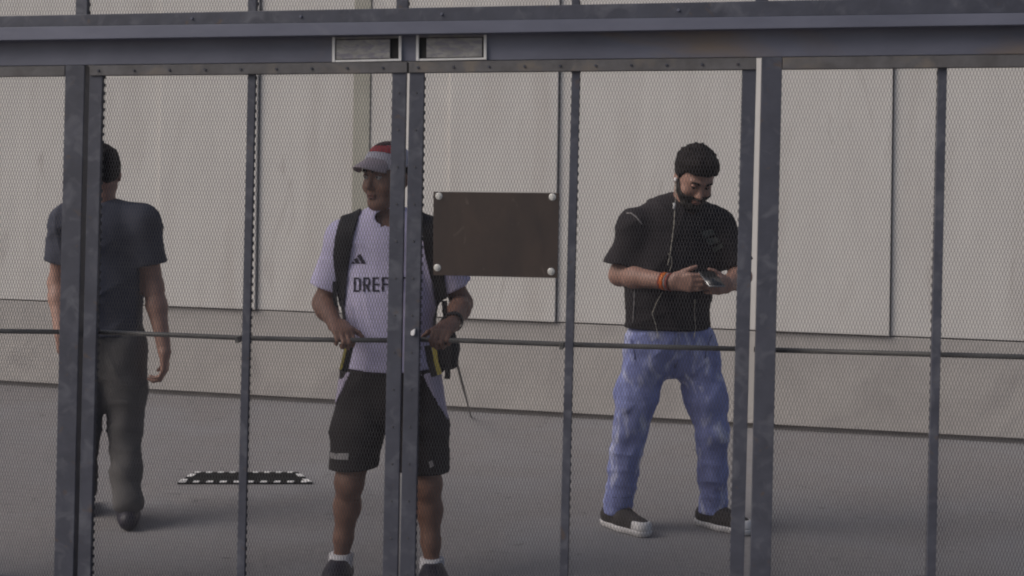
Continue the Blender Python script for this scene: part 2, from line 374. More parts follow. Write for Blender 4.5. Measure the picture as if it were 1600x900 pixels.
def leaf(name, label, side):
    g = froot(name); tag(g, label, 'gate', 'pair of mesh gate leaves')
    Fb = T_F
    if side < 0:
        o, Q_in = vbar('stile', 613, 635, 108, 597.5, 621, 900, -0.024, -0.004, M['steel'], g)
        o, Q_out = vbar('stile', 140, 160, 118, 121, 141, 900, -0.024, -0.004, M['steel'], g)
        o, Q_bar = vbar('bar', 387, 399, 114, 369.5, 382, 900, -0.016, -0.001, M['steel'], g)
        bays = [(Q_out, Q_bar), (Q_bar, Q_in)]; xa, xb = 140, 636
    else:
        o, Q_in = vbar('stile', 640, 663, 105, 624.5, 648, 900, -0.024, -0.004, M['steel'], g)
        o, Q_out = vbar('stile', 1160, 1182, 104, 1140, 1162, 900, -0.024, -0.004, M['steel'], g)
        o, Q_bar = vbar('bar', 893.5, 906.5, 107, 874, 887, 900, -0.016, -0.001, M['steel'], g)
        bays = [(Q_in, Q_bar), (Q_bar, Q_out)]; xa, xb = 639, 1182
    hbar('top_rail', T_E, T_F, -0.031, 0.018, M['flange'], g, xa, xb)
    zb = 0.012
    sa, sb = (Q_out[1][0], Q_in[0][0]) if side < 0 else (Q_in[1][0], Q_out[0][0])
    obj('bottom_rail', prism('bottom_rail', [(sa + .001, zb), (sb - .001, zb), (sb - .001, zb + 0.05), (sa + .001, zb + 0.05)], -0.02, 0.018), M['steel'], g)
    for (A, B) in bays:
        wire_mesh([(A[1][0] - .004, zb + .04), (B[0][0] + .004, zb + .04), (B[3][0] + .004, B[3][1] - 0.005), (A[2][0] - .004, A[2][1] - 0.005)], 0.0, g)
    # rivets along the top rail
    x = xa + 14
    while x < xb - 6:
        s, z = fsz(x, (fline(T_E, x) + fline(T_F, x)) / 2 + 0.5, -0.031)
        disc('rivet', s, z, 0.0055, -0.036, -0.030, M['steel'], g, 10)
        x += 55.5
    # rivets along the meeting stile
    xt, xbm = (624, 609.5) if side < 0 else (651.5, 636)
    for y in range(145, 900, 58):
        x = xt + (xbm - xt) * (y - 108) / 792
        s, z = fsz(x, y, -0.024); disc('rivet', s, z, 0.0042, -0.0262, -0.0235, M['mesh'], g, 10)
    # hand rail behind the mesh
    n = 0.062
    pts = [(150, 519), (262, 523), (378, 528), (480, 530.5), (618, 532)] if side < 0 else [(642, 530), (720, 532), (880, 538), (1000, 541.5), (1155, 545)]
    r = obj('hand_rail', tube('hand_rail', [(*fsz(x, y, n)[:1], n, fsz(x, y, n)[1]) for x, y in pts], 0.0095, 12), M['rod'], g, True)
    for (x, y) in (pts[0], pts[2], pts[-1]):
        s, z = fsz(x, y, n)
        obj('bracket', prism('bracket', [(s - .006, z - .012), (s + .006, z - .012), (s + .006, z + .012), (s - .006, z + .012)], 0.0025, n - 0.004, 0.001), M['rod'], g)
    if side > 0:
        s, z = fsz(645.5, 519, -0.03)
        lk = obj('lock_cylinder', prism('lock_cylinder', [(s - .008, z - .009), (s - .002, z - .013), (s + .005, z - .011), (s + .008, z + .001), (s + .0075, z + .013), (s, z + .008), (s - .007, z + .004)], -0.036, -0.0235, 0.002), M['white'], g)
        lk['label'] = 'small white lock on the meeting stile'
    return g
leaf('gate_leaf', 'mesh gate leaf without a plate, man in white shirt behind it', -1)
leaf('gate_leaf', 'mesh gate leaf carrying the dark brown plate', 1)

# fixed panels either side
def fence_panel(label, xpost, xbars, first):
    g = froot('fence_panel'); tag(g, label, 'fence', 'fixed mesh fence panels')
    o, QP = vbar('post', xpost[0], xpost[1], 110, xpost[0] - 18, xpost[1] - 18, 900, -0.03, 0.03, M['steel'], g, zb=0.0, zt=fsz(xpost[0], fline(T_E, xpost[0]))[1])
    Qs = [QP]
    for (a, b) in xbars:
        o, Q = vbar('bar', a, b, 110, a - 18, b - 18, 900, -0.016, 0.012, M['steel'], g, zt=fsz(a, fline(T_E, a))[1])
        Qs.append(Q)
    Qs.sort(key=lambda q: q[0][0])
    xs = [xpost[0], xpost[1]] + [v for ab in xbars for v in ab]
    hbar('top_rail', T_E, T_F, -0.031, 0.018, M['flange'], g, *( (min(xs), xpost[0] - 1) if not first else (xpost[1] + 1, max(xs))))
    a, b = Qs[0][1][0], Qs[-1][0][0]
    obj('bottom_rail', prism('bottom_rail', [(a, .012), (b, .012), (b, .062), (a, .062)], -0.014, 0.01), M['steel'], g)
    for i in range(len(Qs) - 1):
        A, B = Qs[i], Qs[i + 1]
        wire_mesh([(A[1][0] - .004, .05), (B[0][0] + .004, .05), (B[3][0] + .004, B[3][1] - 0.005), (A[2][0] - .004, A[2][1] - 0.005)], 0.013, g)
    n = 0.062
    xa, xb = (min(xs), xpost[0] + 18) if not first else (xpost[0] - 12, max(xs))
    ya, yb = (513, 519) if not first else (546, 566)
    obj('hand_rail', tube('hand_rail', [(fsz(xa, ya, n)[0], n, fsz(xa, ya, n)[1]), (fsz(xb, yb, n)[0], n, fsz(xb, yb, n)[1])], 0.0095, 12), M['rod'], g, True)
    return g
fence_panel('fixed mesh fence panel on the left of the gate', (102, 132), [(-110, -97), (-330, -316)], False)
fence_panel('fixed mesh fence panel on the right of the gate', (1190, 1222), [(1466, 1480), (1760, 1775), (1885, 1900)], True)

# brown plate on the right leaf
sg = froot('blank_plate'); tag(sg, 'blank dark brown plate bolted to the right gate leaf', 'sign')
S = lambda x, y: fsz(x, y, -0.030)
obj('plate', prism('plate', [S(677, 430), S(871, 434.5), S(874, 301.5), S(677, 299.5)], -0.030, -0.0255, 0.0012), M['sign'], sg)
for (x, y) in ((685.5, 306.5), (863, 308), (683, 418.5), (861, 424.5)):
    s, z = fsz(x, y, -0.034)
    b = disc('bolt', s, z, 0.0138, -0.0322, -0.0295, M['bolt'], sg, 20)
    disc('bolt_head', s, z, 0.0072, -0.036, -0.0318, M['bolt'], b, 6)

# ------------------------------------------------------------------ volume modelling for figures
class Vol:
    def __init__(s, lo, hi, h):
        s.lo = np.array(lo, float); s.h = h
        s.n = np.ceil((np.array(hi) - s.lo) / h).astype(int) + 1
        s.ax = [(s.lo[i] + h * np.arange(s.n[i])).astype(np.float32) for i in range(3)]
        s.D = np.full(tuple(s.n), 0.2, np.float32)
    def sl(s, lo, hi, m):
        a = [max(0, int((lo[i] - m - s.lo[i]) / s.h)) for i in range(3)]
        b = [min(int(s.n[i]), int((hi[i] + m - s.lo[i]) / s.h) + 2) for i in range(3)]
        return tuple(slice(a[i], max(a[i], b[i])) for i in range(3))
    def grid(s, sl):
        return s.ax[0][sl[0]][:, None, None], s.ax[1][sl[1]][None, :, None], s.ax[2][sl[2]][None, None, :]
    def add(s, prim, k=0.02):
        sl = s.sl(prim[0], prim[1], max(k, 0.012) + 0.02)
        if any(q.stop - q.start < 1 for q in sl): return s
        d = prim[2](*s.grid(sl)); D = s.D[sl]
        hh = np.maximum(k - np.abs(D - d), 0) / k
        s.D[sl] = np.minimum(D, d) - hh * hh * k * 0.25
        return s
    def sub(s, prim, k=0.01):
        sl = s.sl(prim[0], prim[1], k + 0.01)
        if any(q.stop - q.start < 1 for q in sl): return s
        d = -prim[2](*s.grid(sl)); D = s.D[sl]
        hh = np.maximum(k - np.abs(D - d), 0) / k
        s.D[sl] = np.maximum(D, d) + hh * hh * k * 0.25
        return s
    def merge(s, o, k=0.03):
        hh = np.maximum(k - np.abs(s.D - o.D), 0) / k
        s.D = np.minimum(s.D, o.D) - hh * hh * k * 0.25; return s
    def cut(s, f):
        """keep where f(X,Y,Z) < 0"""
        X, Y, Z = s.grid((slice(None),) * 3)
        s.D = np.maximum(s.D, f(X, Y, Z).astype(np.float32)); return s
    def disp(s, f):
        X, Y, Z = s.grid((slice(None),) * 3)
        s.D = s.D + f(X, Y, Z).astype(np.float32); return s
    def shell(s, o0, o1):
        s.D = np.maximum(s.D - o1, o0 - s.D); return s
    def mesh(s, name, smooth=1):
        D = s.D
        D = np.pad(D, 1, constant_values=0.2); lo = s.lo - s.h
        S_ = D < 0
        nx, ny, nz = D.shape
        c = np.zeros((nx - 1, ny - 1, nz - 1), np.int8)
        for i in (0, 1):
            for j in (0, 1):
                for k in (0, 1):
                    c += S_[i:nx - 1 + i, j:ny - 1 + j, k:nz - 1 + k]
        act = (c > 0) & (c < 8)
        I, J, K = np.nonzero(act)
        idx = np.full(act.shape, -1, np.int32); idx[I, J, K] = np.arange(len(I))
        P = np.zeros((len(I), 3)); W = np.zeros(len(I))
        cor = [(i, j, k) for i in (0, 1) for j in (0, 1) for k in (0, 1)]
        for a in cor:
            for ax in range(3):
                if a[ax] == 1: continue
                b = list(a); b[ax] = 1
                va = D[I + a[0], J + a[1], K + a[2]]; vb = D[I + b[0], J + b[1], K + b[2]]
                mk = (va < 0) != (vb < 0)
                t = np.where(mk, va / np.where(mk, va - vb, 1), 0)
                pos = np.stack([np.full(len(I), float(a[q])) for q in range(3)], 1)
                pos[:, ax] += t
                P += pos * mk[:, None]; W += mk
        V = (P / W[:, None] + np.stack([I, J, K], 1)) * s.h + lo
        quads = []
        for ax in range(3):
            sh = [slice(0, None)] * 3
            A = S_[tuple(slice(0, -1) if q == ax else slice(1, -1) for q in range(3))]
            B = S_[tuple(slice(1, None) if q == ax else slice(1, -1) for q in range(3))]
            e = np.nonzero(A != B)
            o1, o2 = [q for q in range(3) if q != ax]
            base = [None] * 3
            base[ax] = e[ax]; base[o1] = e[o1] + 1; base[o2] = e[o2] + 1
            def cell(d1, d2):
                q = [None] * 3; q[ax] = base[ax]; q[o1] = base[o1] - d1; q[o2] = base[o2] - d2
                return idx[q[0], q[1], q[2]]
            q4 = np.stack([cell(1, 1), cell(0, 1), cell(0, 0), cell(1, 0)], 1)
            inside = A[e]
            flip = inside if ax != 1 else ~inside
            q4[~flip] = q4[~flip][:, ::-1]
            quads.append(q4)
        Q = np.concatenate(quads)
        Q = Q[(Q >= 0).all(1)]
        for _ in range(smooth):
            E = np.concatenate([Q[:, [0, 1]], Q[:, [1, 2]], Q[:, [2, 3]], Q[:, [3, 0]]])
            acc = np.zeros_like(V); cnt = np.zeros(len(V))
            for q in range(3): acc[:, q] = np.bincount(E[:, 0], V[E[:, 1], q], len(V)) + np.bincount(E[:, 1], V[E[:, 0], q], len(V))
            cnt = np.bincount(E[:, 0], minlength=len(V)) + np.bincount(E[:, 1], minlength=len(V))
            V = 0.5 * V + 0.5 * acc / np.maximum(cnt, 1)[:, None]
        return mesh_np(name, V, Q)

def npv(v): return np.array([v[0], v[1], v[2]], float)
def cone(a, b, ra, rb, k=1.0, yaw=0.0):
    """tapered capsule, flattened by k across the front-back axis turned by yaw"""
    a, b = npv(a), npv(b); R = max(ra, rb) * 1.05
    lo = np.minimum(a, b) - R; hi = np.maximum(a, b) + R
    c, s_ = math.cos(yaw), math.sin(yaw)
    def T(x, y): return x * c + y * s_, (-x * s_ + y * c) / k
    ax_, ay_ = T(a[0], a[1]); bx_, by_ = T(b[0], b[1])
    d = np.array([bx_ - ax_, by_ - ay_, b[2] - a[2]]); dd = max(d.dot(d), 1e-12)
    def f(X, Y, Z):
        x, y = T(X, Y); x = x - ax_; y = y - ay_; z = Z - a[2]
        t = np.clip((x * d[0] + y * d[1] + z * d[2]) / dd, 0, 1)
        r = np.sqrt((x - t * d[0]) ** 2 + (y - t * d[1]) ** 2 + (z - t * d[2]) ** 2) - (ra + (rb - ra) * t)
        return (r * (0.5 + 0.5 * k)).astype(np.float32)
    return lo, hi, f
def ell(c, r, R=None):
    c = npv(c); r = np.array(r, float); m = r.max()
    Rm = np.eye(3) if R is None else np.array(R)
    def f(X, Y, Z):
        x, y, z = X - c[0], Y - c[1], Z - c[2]
        u = [(Rm[0][i] * x + Rm[1][i] * y + Rm[2][i] * z) for i in range(3)]
        k0 = np.sqrt((u[0] / r[0]) ** 2 + (u[1] / r[1]) ** 2 + (u[2] / r[2]) ** 2)
        k1 = np.sqrt((u[0] / r[0] ** 2) ** 2 + (u[1] / r[1] ** 2) ** 2 + (u[2] / r[2] ** 2) ** 2)
        return (k0 * (k0 - 1) / np.maximum(k1, 1e-6)).astype(np.float32)
    return c - m, c + m, f
def rbox(c, hs, r, R=None):
    c = npv(c); hs = np.array(hs, float); m = math.sqrt((hs ** 2).sum()) + r
    Rm = np.eye(3) if R is None else np.array(R)
    def f(X, Y, Z):
        x, y, z = X - c[0], Y - c[1], Z - c[2]
        q = [np.abs(Rm[0][i] * x + Rm[1][i] * y + Rm[2][i] * z) - (hs[i] - r) for i in range(3)]
        return (np.sqrt(sum(np.maximum(v, 0) ** 2 for v in q)) + np.minimum(np.maximum(np.maximum(q[0], q[1]), q[2]), 0) - r).astype(np.float32)
    return c - m, c + m, f
def plane(p, n):
    p, n = npv(p), npv(n); n = n / np.linalg.norm(n)
    return lambda X, Y, Z: (X - p[0]) * n[0] + (Y - p[1]) * n[1] + (Z - p[2]) * n[2]
def folds(seed, amp, items=4, lo=20, hi=55, dirz=1.0):
    r = np.random.RandomState(seed)
    K = [(r.normal(size=3) * np.array([1, 1, dirz])) for _ in range(items)]
    K = [k / np.linalg.norm(k) * r.uniform(lo, hi) for k in K]; ph = r.uniform(0, 6.28, items)
    wv = [(r.normal(size=3) * 9) for _ in range(items)]
    def f(X, Y, Z):
        t = 0
        for k, p, q in zip(K, ph, wv):
            t = t + np.sin(k[0] * X + k[1] * Y + k[2] * Z + p + 1.3 * np.sin(q[0] * X + q[1] * Y + q[2] * Z))
        return amp * t / math.sqrt(items)
    return f
def creases(seed, amp, items=3, lo=14, hi=30, dirs=((.5, .2, 1),)):
    """sharp narrow ridges, like pulled cloth"""
    r = np.random.RandomState(seed); K = []
    for i in range(items):
        k = np.array(dirs[i % len(dirs)], float) + r.normal(size=3) * .25
        K.append((k / np.linalg.norm(k) * r.uniform(lo, hi), r.uniform(0, 6.28), r.normal(size=3) * 7, r.normal(size=3) * 5, r.uniform(0, 6.28)))
    def f(X, Y, Z):
        t = 0
        for k, p, q, g, gp in K:
            s_ = np.sin(k[0] * X + k[1] * Y + k[2] * Z + p + 1.1 * np.sin(q[0] * X + q[1] * Y + q[2] * Z))
            gate = np.clip(.5 + np.sin(g[0] * X + g[1] * Y + g[2] * Z + gp), 0, 1)
            t = t - (1 - np.abs(s_)) ** 3 * gate
        return amp * t
    return f
def rotm(yaw, pitch, roll=0.0):
    return np.array(Matrix.Rotation(yaw, 3, 'Z') @ Matrix.Rotation(pitch, 3, 'X') @ Matrix.Rotation(roll, 3, 'Y'))

class Head:
    """head frame: origin between the ears, faces -y, z up"""
    def __init__(s, c, yaw, pitch, roll=0.0, sc=1.0):
        s.c = npv(c); s.R = rotm(yaw, pitch, roll); s.sc = sc
    def p(s, x, y, z): return s.c + s.R @ (np.array([x, y, z]) * s.sc)
    def e(s, c, r, grow=0.0): return ell(s.p(*c), np.array(r) * s.sc + grow, s.R)
    def cn(s, a, b, ra, rb, grow=0.0): return cone(s.p(*a), s.p(*b), ra * s.sc + grow, rb * s.sc + grow)
    def build(s, V, grow=0.0, ears=True):
        V.add(s.e((0, .014, .036), (.076, .097, .090), grow), .02)
        V.add(s.e((0, -.030, .010), (.068, .062, .075), grow), .03)
        V.add(s.cn((0, -.035, -.035), (0, -.048, -.080), .057, .040, grow), .03)
        V.add(s.cn((-.045, -.005, -.052), (-.022, -.058, -.090), .022, .020, grow), .03)
        V.add(s.cn((.045, -.005, -.052), (.022, -.058, -.090), .022, .020, grow), .03)
        V.add(s.e((0, -.073, -.094), (.024, .018, .020), grow), .02)
        for sx in (-1, 1):
            V.add(s.e((sx * .043, -.062, -.028), (.024, .022, .022), grow), .025)
            V.add(s.cn((sx * .012, -.094, .036), (sx * .046, -.080, .038), .009, .008, grow), .014)
        if grow == 0:
            for sx in (-1, 1): V.sub(s.e((sx * .032, -.104, .016), (.020, .016, .012)), .014)
        V.add(s.cn((0, -.092, .018), (0, -.112, -.022), .009, .012, grow), .012)
        V.add(s.e((0, -.109, -.026), (.011, .012, .010), grow), .008)
        for sx in (-1, 1): V.add(s.e((sx * .012, -.098, -.030), (.009, .010, .008), grow), .006)
        if grow == 0:
            V.add(s.e((0, -.094, -.054), (.024, .010, .0065)), .006)
            V.add(s.e((0, -.093, -.066), (.021, .010, .0075)), .006)
            V.sub(s.cn((-.022, -.101, -.0595), (.022, -.101, -.0595), .003, .003), .004)
        if ears:
            for sx in (-1, 1):
                V.add(s.e((sx * .080, .012, -.004), (.009, .020, .032), grow), .012)
                V.sub(s.e((sx * .090, .006, .0), (.006, .010, .018)), .006)
        return V

def hand(V, wrist, d, u, curl, sc=1.0, thumb=(0.5, 0.6), spread=0.0, thumb_dir=None):
    """palm and five fingers; d along the hand, u towards the thumb, curls away from the back of the hand"""
    wrist = npv(wrist); d = npv(d) / np.linalg.norm(d); u = npv(u); u = u - d * u.dot(d); u /= np.linalg.norm(u)
    nb = curl[3] if len(curl) > 3 else 1
    nrm = np.cross(d, u) * nb                              # back of the hand
    ln = [(.043, .028, .022), (.047, .031, .023), (.044, .029, .022), (.035, .022, .019)]
    off = [.031, .0105, -.010, -.029]; fw = [.086, .090, .086, .078]
    for i in range(4):
        kn = wrist + (d * fw[i] + u * off[i]) * sc
        V.add(cone(wrist + u * off[i] * .55 * sc + d * .01, kn, .017 * sc, .0115 * sc), .016)
        a = 0.0; p = kn; di = d + u * spread * off[i]
        for j in range(3):
            a += curl[j]
            q = p + (di * math.cos(a) - nrm * math.sin(a)) * ln[i][j] * sc
            r0 = (.0098, .0090, .0082)[j] * sc * (0.92 if i == 3 else 1)
            V.add(cone(p, q, r0, r0 * .9), .005)
            p = q
    b = wrist + (d * .022 + u * .026) * sc
    V.add(cone(wrist + d * .012 * sc + u * .008 * sc, b, .018 * sc, .017 * sc), .016)
    t1 = b + (d * .032 + u * .020 - nrm * .008) * sc
    td = npv(thumb_dir) if thumb_dir is not None else d * .8 - nrm * .5 - u * .1
    td = td / np.linalg.norm(td)
    V.add(cone(b, t1, .0145 * sc, .0115 * sc), .012)
    t2 = t1 + td * .030 * sc; V.add(cone(t1, t2, .0108 * sc, .0098 * sc), .006)
    t3 = t2 + (td - nrm * .35) / np.linalg.norm(td - nrm * .35) * .024 * sc; V.add(cone(t2, t3, .0098 * sc, .0082 * sc), .005)

def limb(V, pts, rs, k=.03):
    for i in range(len(pts) - 1): V.add(cone(pts[i], pts[i + 1], rs[i], rs[i + 1]), k)
def lerp(a, b, t): return npv(a) * (1 - t) + npv(b) * t

def bvh_of(o):
    me = o.data
    return BVHTree.FromPolygons([v.co.copy() for v in me.vertices], [tuple(p.vertices) for p in me.polygons])
def decal(name, quads, bvh, root, mat, parent, off=0.003, res=5):
    """flat print: small quads laid on the cloth where the sight line meets it"""
    o = CAMP - root.location
    V, Fs = [], []
    for q in quads:
        (a, b, c, d) = q; nu = nv = res; base = len(V); ok = True; pts = []
        for j in range(nv + 1):
            for i in range(nu + 1):
                tu, tv = i / nu, j / nv
                x = (a[0] * (1 - tu) + b[0] * tu) * (1 - tv) + (d[0] * (1 - tu) + c[0] * tu) * tv
                y = (a[1] * (1 - tu) + b[1] * tu) * (1 - tv) + (d[1] * (1 - tu) + c[1] * tu) * tv
                r = ray(x, y).normalized(); h = bvh.ray_cast(o, r)
                if h[0] is None: ok = False; break
                pts.append(tuple(h[0] - r * off))
            if not ok: break
        if not ok: continue
        V += pts
        for j in range(nv):
            for i in range(nu):
                k = base + j * (nu + 1) + i
                Fs.append((k, k + 1, k + nu + 2, k + nu + 1))
    if not Fs: return None
    me = bpy.data.meshes.new(name); me.from_pydata(V, [], Fs); me.update()
    return obj(name, me, mat, parent)
def on_surface(px, bvh, root, off=0.004, fallback=None):
    o = CAMP - root.location; r = ray(*px).normalized(); h = bvh.ray_cast(o, r)
    if h[0] is None: return None
    return h[0] - r * off
def sphere(name, c, r, mat, parent, sx=(1, 1, 1), R=None):
    bm = bmesh.new(); bmesh.ops.create_uvsphere(bm, u_segments=16, v_segments=10, radius=r)
    Mx = Matrix.Diagonal((*sx, 1))
    if R is not None: Mx = Matrix([list(q) for q in R]).to_4x4() @ Mx
    bmesh.ops.transform(bm, matrix=Matrix.Translation(Vector(c)) @ Mx, verts=bm.verts)
    me = bpy.data.meshes.new(name); bm.to_mesh(me); bm.free()
    return obj(name, me, mat, parent, True)
def face_details(H, root, brow=True, lids=0.0, skin='skin1', eye='eye'):
    for sx in (-1, 1):
        e = sphere('eye', H.p(sx * .032, -.0835, .014), .0125, M[eye], root)
        sphere('iris', H.p(sx * .032, -.0925, .013), .0055, M['iris'], e)
        if brow:
            obj('eyebrow', tube('eyebrow', [H.p(sx * .014, -.1045, .034), H.p(sx * .030, -.1025, .041), H.p(sx * .050, -.088, .036)], [.0042 * H.sc, .0048 * H.sc, .003 * H.sc], 8), M['hair'], root, True)
        if lids > 0: sphere('eyelid', H.p(sx * .032, -.0835, .014 + .0125 * (1 - lids)), .0128, M[skin], root, (1.08, 1.1, .8))
        obj('eyelid', tube('eyelid', [H.p(sx * .018, -.0925, .0195), H.p(sx * .032, -.097, .023), H.p(sx * .046, -.088, .018)], [.0028, .0034, .0026], 8), M['lip'], root, True)
    obj('lip', tube('lip', [H.p(-.021, -.096, -.0635), H.p(-.008, -.1045, -.0535), H.p(0, -.105, -.0555), H.p(.008, -.1045, -.0535), H.p(.021, -.096, -.0635)], [.002, .0045, .0042, .0045, .002], 8), M['lip'], root, True)
    obj('lip', tube('lip', [H.p(-.020, -.096, -.0655), H.p(0, -.104, -.0660), H.p(.020, -.096, -.0655)], [.002, .0052, .002], 8), M['lip'], root, True)

# ================================================================== man in the white shirt
D1 = 5.55
P1 = at_depth(607, 900, D1); P1.z = 0
p1 = empty('person', tuple(P1))
tag(p1, 'man in grey and red cap, white shirt and black shorts holding the gate rail', 'person', 'people behind the gate')
def L1(x, y, dy=0.0):
    return npv(at_depth(x, y, D1 + dy) - P1)
def loc1(wp): return npv(wp - P1)
h = 0.0055
neck = L1(608, 345, .02); headc = L1(605, 280, .0)
shL, elL = L1(541, 377, .0), L1(505, 474, .035)
shR, elR = L1(676, 379, .0), L1(722, 474, .035)
rodL, rodR = loc1(fworld(538, 531, .062)), loc1(fworld(688, 531, .062))
dL = npv((.42, -.86, -.18)); dL /= np.linalg.norm(dL); dR = npv((-.36, -.88, -.18)); dR /= np.linalg.norm(dR)
wrL = rodL + npv((-.006, .012, .030)) - dL * .088; wrR = rodR + npv((.006, .012, .030)) - dR * .088
hipL, hipR = L1(577, 600), L1(646, 600)
knL, knR = L1(546, 752, -.035), L1(668, 756, -.03)
anL, anR = L1(533, 873, .02), L1(675, 884, -.01)
anL[2], anR[2] = .10, .095
Hd = Head(headc, rad(-37), rad(3), 0, 1.0)
B = Vol((-.48, -.50, -.02), (.48, .30, 1.82), h)
Hd.build(B)
B.add(cone(neck + npv((0, .012, -.05)), headc + npv((.012, .02, -.06)), .060, .056), .03)
for (sh, el, wr) in ((shL, elL, wrL), (shR, elR, wrR)):
    limb(B, [lerp(neck, sh, .35) + npv((0, 0, -.03)), sh, lerp(sh, el, .5), el], [.07, .066, .047, .038])
    limb(B, [el, lerp(el, wr, .3), wr], [.038, .040, .027])
hand(B, wrL, dL, (1, 0, 0), (rad(42), rad(78), rad(62)), 1.02, thumb_dir=(.75, -.35, -.35))
hand(B, wrR, dR, (-1, 0, 0), (rad(42), rad(78), rad(62), -1), 1.02, thumb_dir=(-.75, -.35, -.35))
tc0 = L1(607, 470)[0]
B.add(cone((tc0, .01, 1.31), (tc0, .01, 1.0), .15, .13, .62), .04)
B.add(cone((tc0, .01, 1.0), (tc0, .01, .88), .14, .15, .65), .04)
for (hp, kn, an) in ((hipL, knL, anL), (hipR, knR, anR)):
    limb(B, [hp + npv((0, 0, .05)), lerp(hp, kn, .5), kn], [.085, .075, .055])
    cf = lerp(kn, an, .33) + npv((0, .018, 0)); lo_ = lerp(kn, an, .72)
    B.add(ell(kn + npv((0, -.015, 0)), (.045, .045, .052)), .03)
    limb(B, [kn, cf, lo_, an], [.046, .050, .035, .031])
    B.add(cone(an, an + npv((0, -.12, -.06)), .032, .02), .01)
obj('body', B.mesh('body'), M['skin1'], p1, True)
face_details(Hd, p1)
# hair at nape and temples
Hh = Vol(headc - .15, headc + .16, .005); Hd.build(Hh, .006, False)
Rt = Hd.R
def hl(X, Y, Z, H=Hd):
    x, y, z = X - H.c[0], Y - H.c[1], Z - H.c[2]
    return [(H.R[0][i] * x + H.R[1][i] * y + H.R[2][i] * z) / H.sc for i in range(3)]
def hair1(X, Y, Z):
    x, y, z = hl(X, Y, Z); return np.maximum(np.maximum(-(y + .012 + 0.5 * np.maximum(z - .02, 0) - .015), -(z + .062)), z - .075) * .8
Hh.cut(hair1); obj('hair', Hh.mesh('hair'), M['hair'], p1, True)
# cap: crown panels, dark edging and peak
def cap_part(name, mat, reg, grow=0.013):
    V_ = Vol(headc - .16, headc + .18, .004)
    V_.add(Hd.e((0, .010, .050), (.080, .100, .088), grow - .004), .02)
    V_.cut(lambda X, Y, Z: np.maximum(*[q for q in reg(*hl(X, Y, Z))]))
    return obj(name, V_.mesh(name), mat, p1, True)
cap = cap_part('cap', M['cap_front'], lambda x, y, z: (.046 + .10 * y - z, z - 1 + 0 * x))
rd = cap_part('cap_top', M['cap_red'], lambda x, y, z: (np.maximum(.104 - z - .35 * (y + .05), z - .134), np.maximum(y - .02, .0 - x - .035)), .0160); rd.parent = cap
dk = cap_part('cap_edging', M['cap_dark'], lambda x, y, z: (.134 - z, y - .06), .0165); dk.parent = cap
V, Fs = [], []
nu, nv = 24, 10
for side in (0, 1):
    for j in range(nv + 1):
        for i in range(nu + 1):
            a = rad(-50 + 100 * i / nu); t = j / nv
            rx, ry = .083, .102
            bx, by = rx * math.sin(a), .008 - ry * math.cos(a)
            ln = .084 * max(0.0, math.cos(a * 1.72)) ** .5
            x = bx * (1 + .05 * t); y = by - ln * t
            z = .090 - .030 * t - .048 * (math.sin(a) ** 2) * (0.6 + .4 * t) - side * .0045
            V.append(Hd.p(x, y, z))
n1 = (nu + 1) * (nv + 1)
for j in range(nv):
    for i in range(nu):
        k = j * (nu + 1) + i
        Fs.append((k, k + 1, k + nu + 2, k + nu + 1)); Fs.append((n1 + k, n1 + k + nu + 1, n1 + k + nu + 2, n1 + k + 1))
for i in range(nu):
    k = nv * (nu + 1) + i; Fs.append((k, k + 1, n1 + k + 1, n1 + k)); Fs.append((i, n1 + i, n1 + i + 1, i + 1))
me = bpy.data.meshes.new('peak'); me.from_pydata([tuple(v) for v in V], [], Fs); me.update()
obj('peak', me, M['cap'], cap, True)
# shirt
def shirt1_vol(hv=.006, grow=0.0):
    T = Vol((-.42, -.28, .78), (.42, .28, 1.56), hv)
    g = grow
    T.add(cone(L1(607, 385, .01), L1(607, 470, .0), .172 + g, .165 + g, .66), .04)
    T.add(cone(L1(607, 470, .0), L1(609, 600, .0), .162 + g, .178 + g, .74), .05)
    for (sh, el, sx) in ((shL, elL, -1), (shR, elR, 1)):
        T.add(cone(neck + npv((sx * .03, .01, -.045)), sh + npv((0, .0, .004)), .066 + g, .070 + g), .045)
        A_ = Vol((-.42, -.28, .78), (.42, .28, 1.56), hv)
        A_.add(cone(sh, lerp(sh, el, .95), .074 + g, .078 + g), .05)
        A_.cut(plane(lerp(sh, el, .74), npv(el) - npv(sh))); T.merge(A_, .045)
    return T
T = shirt1_vol()
T.disp(folds(3, .0032, 5, 18, 48, .5)); T.disp(creases(4, .0055, 4, 14, 26, ((.8, .3, 1), (-.9, .2, 1), (1, .2, .3))))
T.cut(lambda X, Y, Z: .862 - Z + .02 * np.abs(X))
T.sub(ell(neck + npv((-.004, -.050, -.012)), (.066, .060, .062)), .01)
shirt = obj('shirt', T.mesh('shirt'), M['shirt1'], p1, True)
sb = bvh_of(shirt)
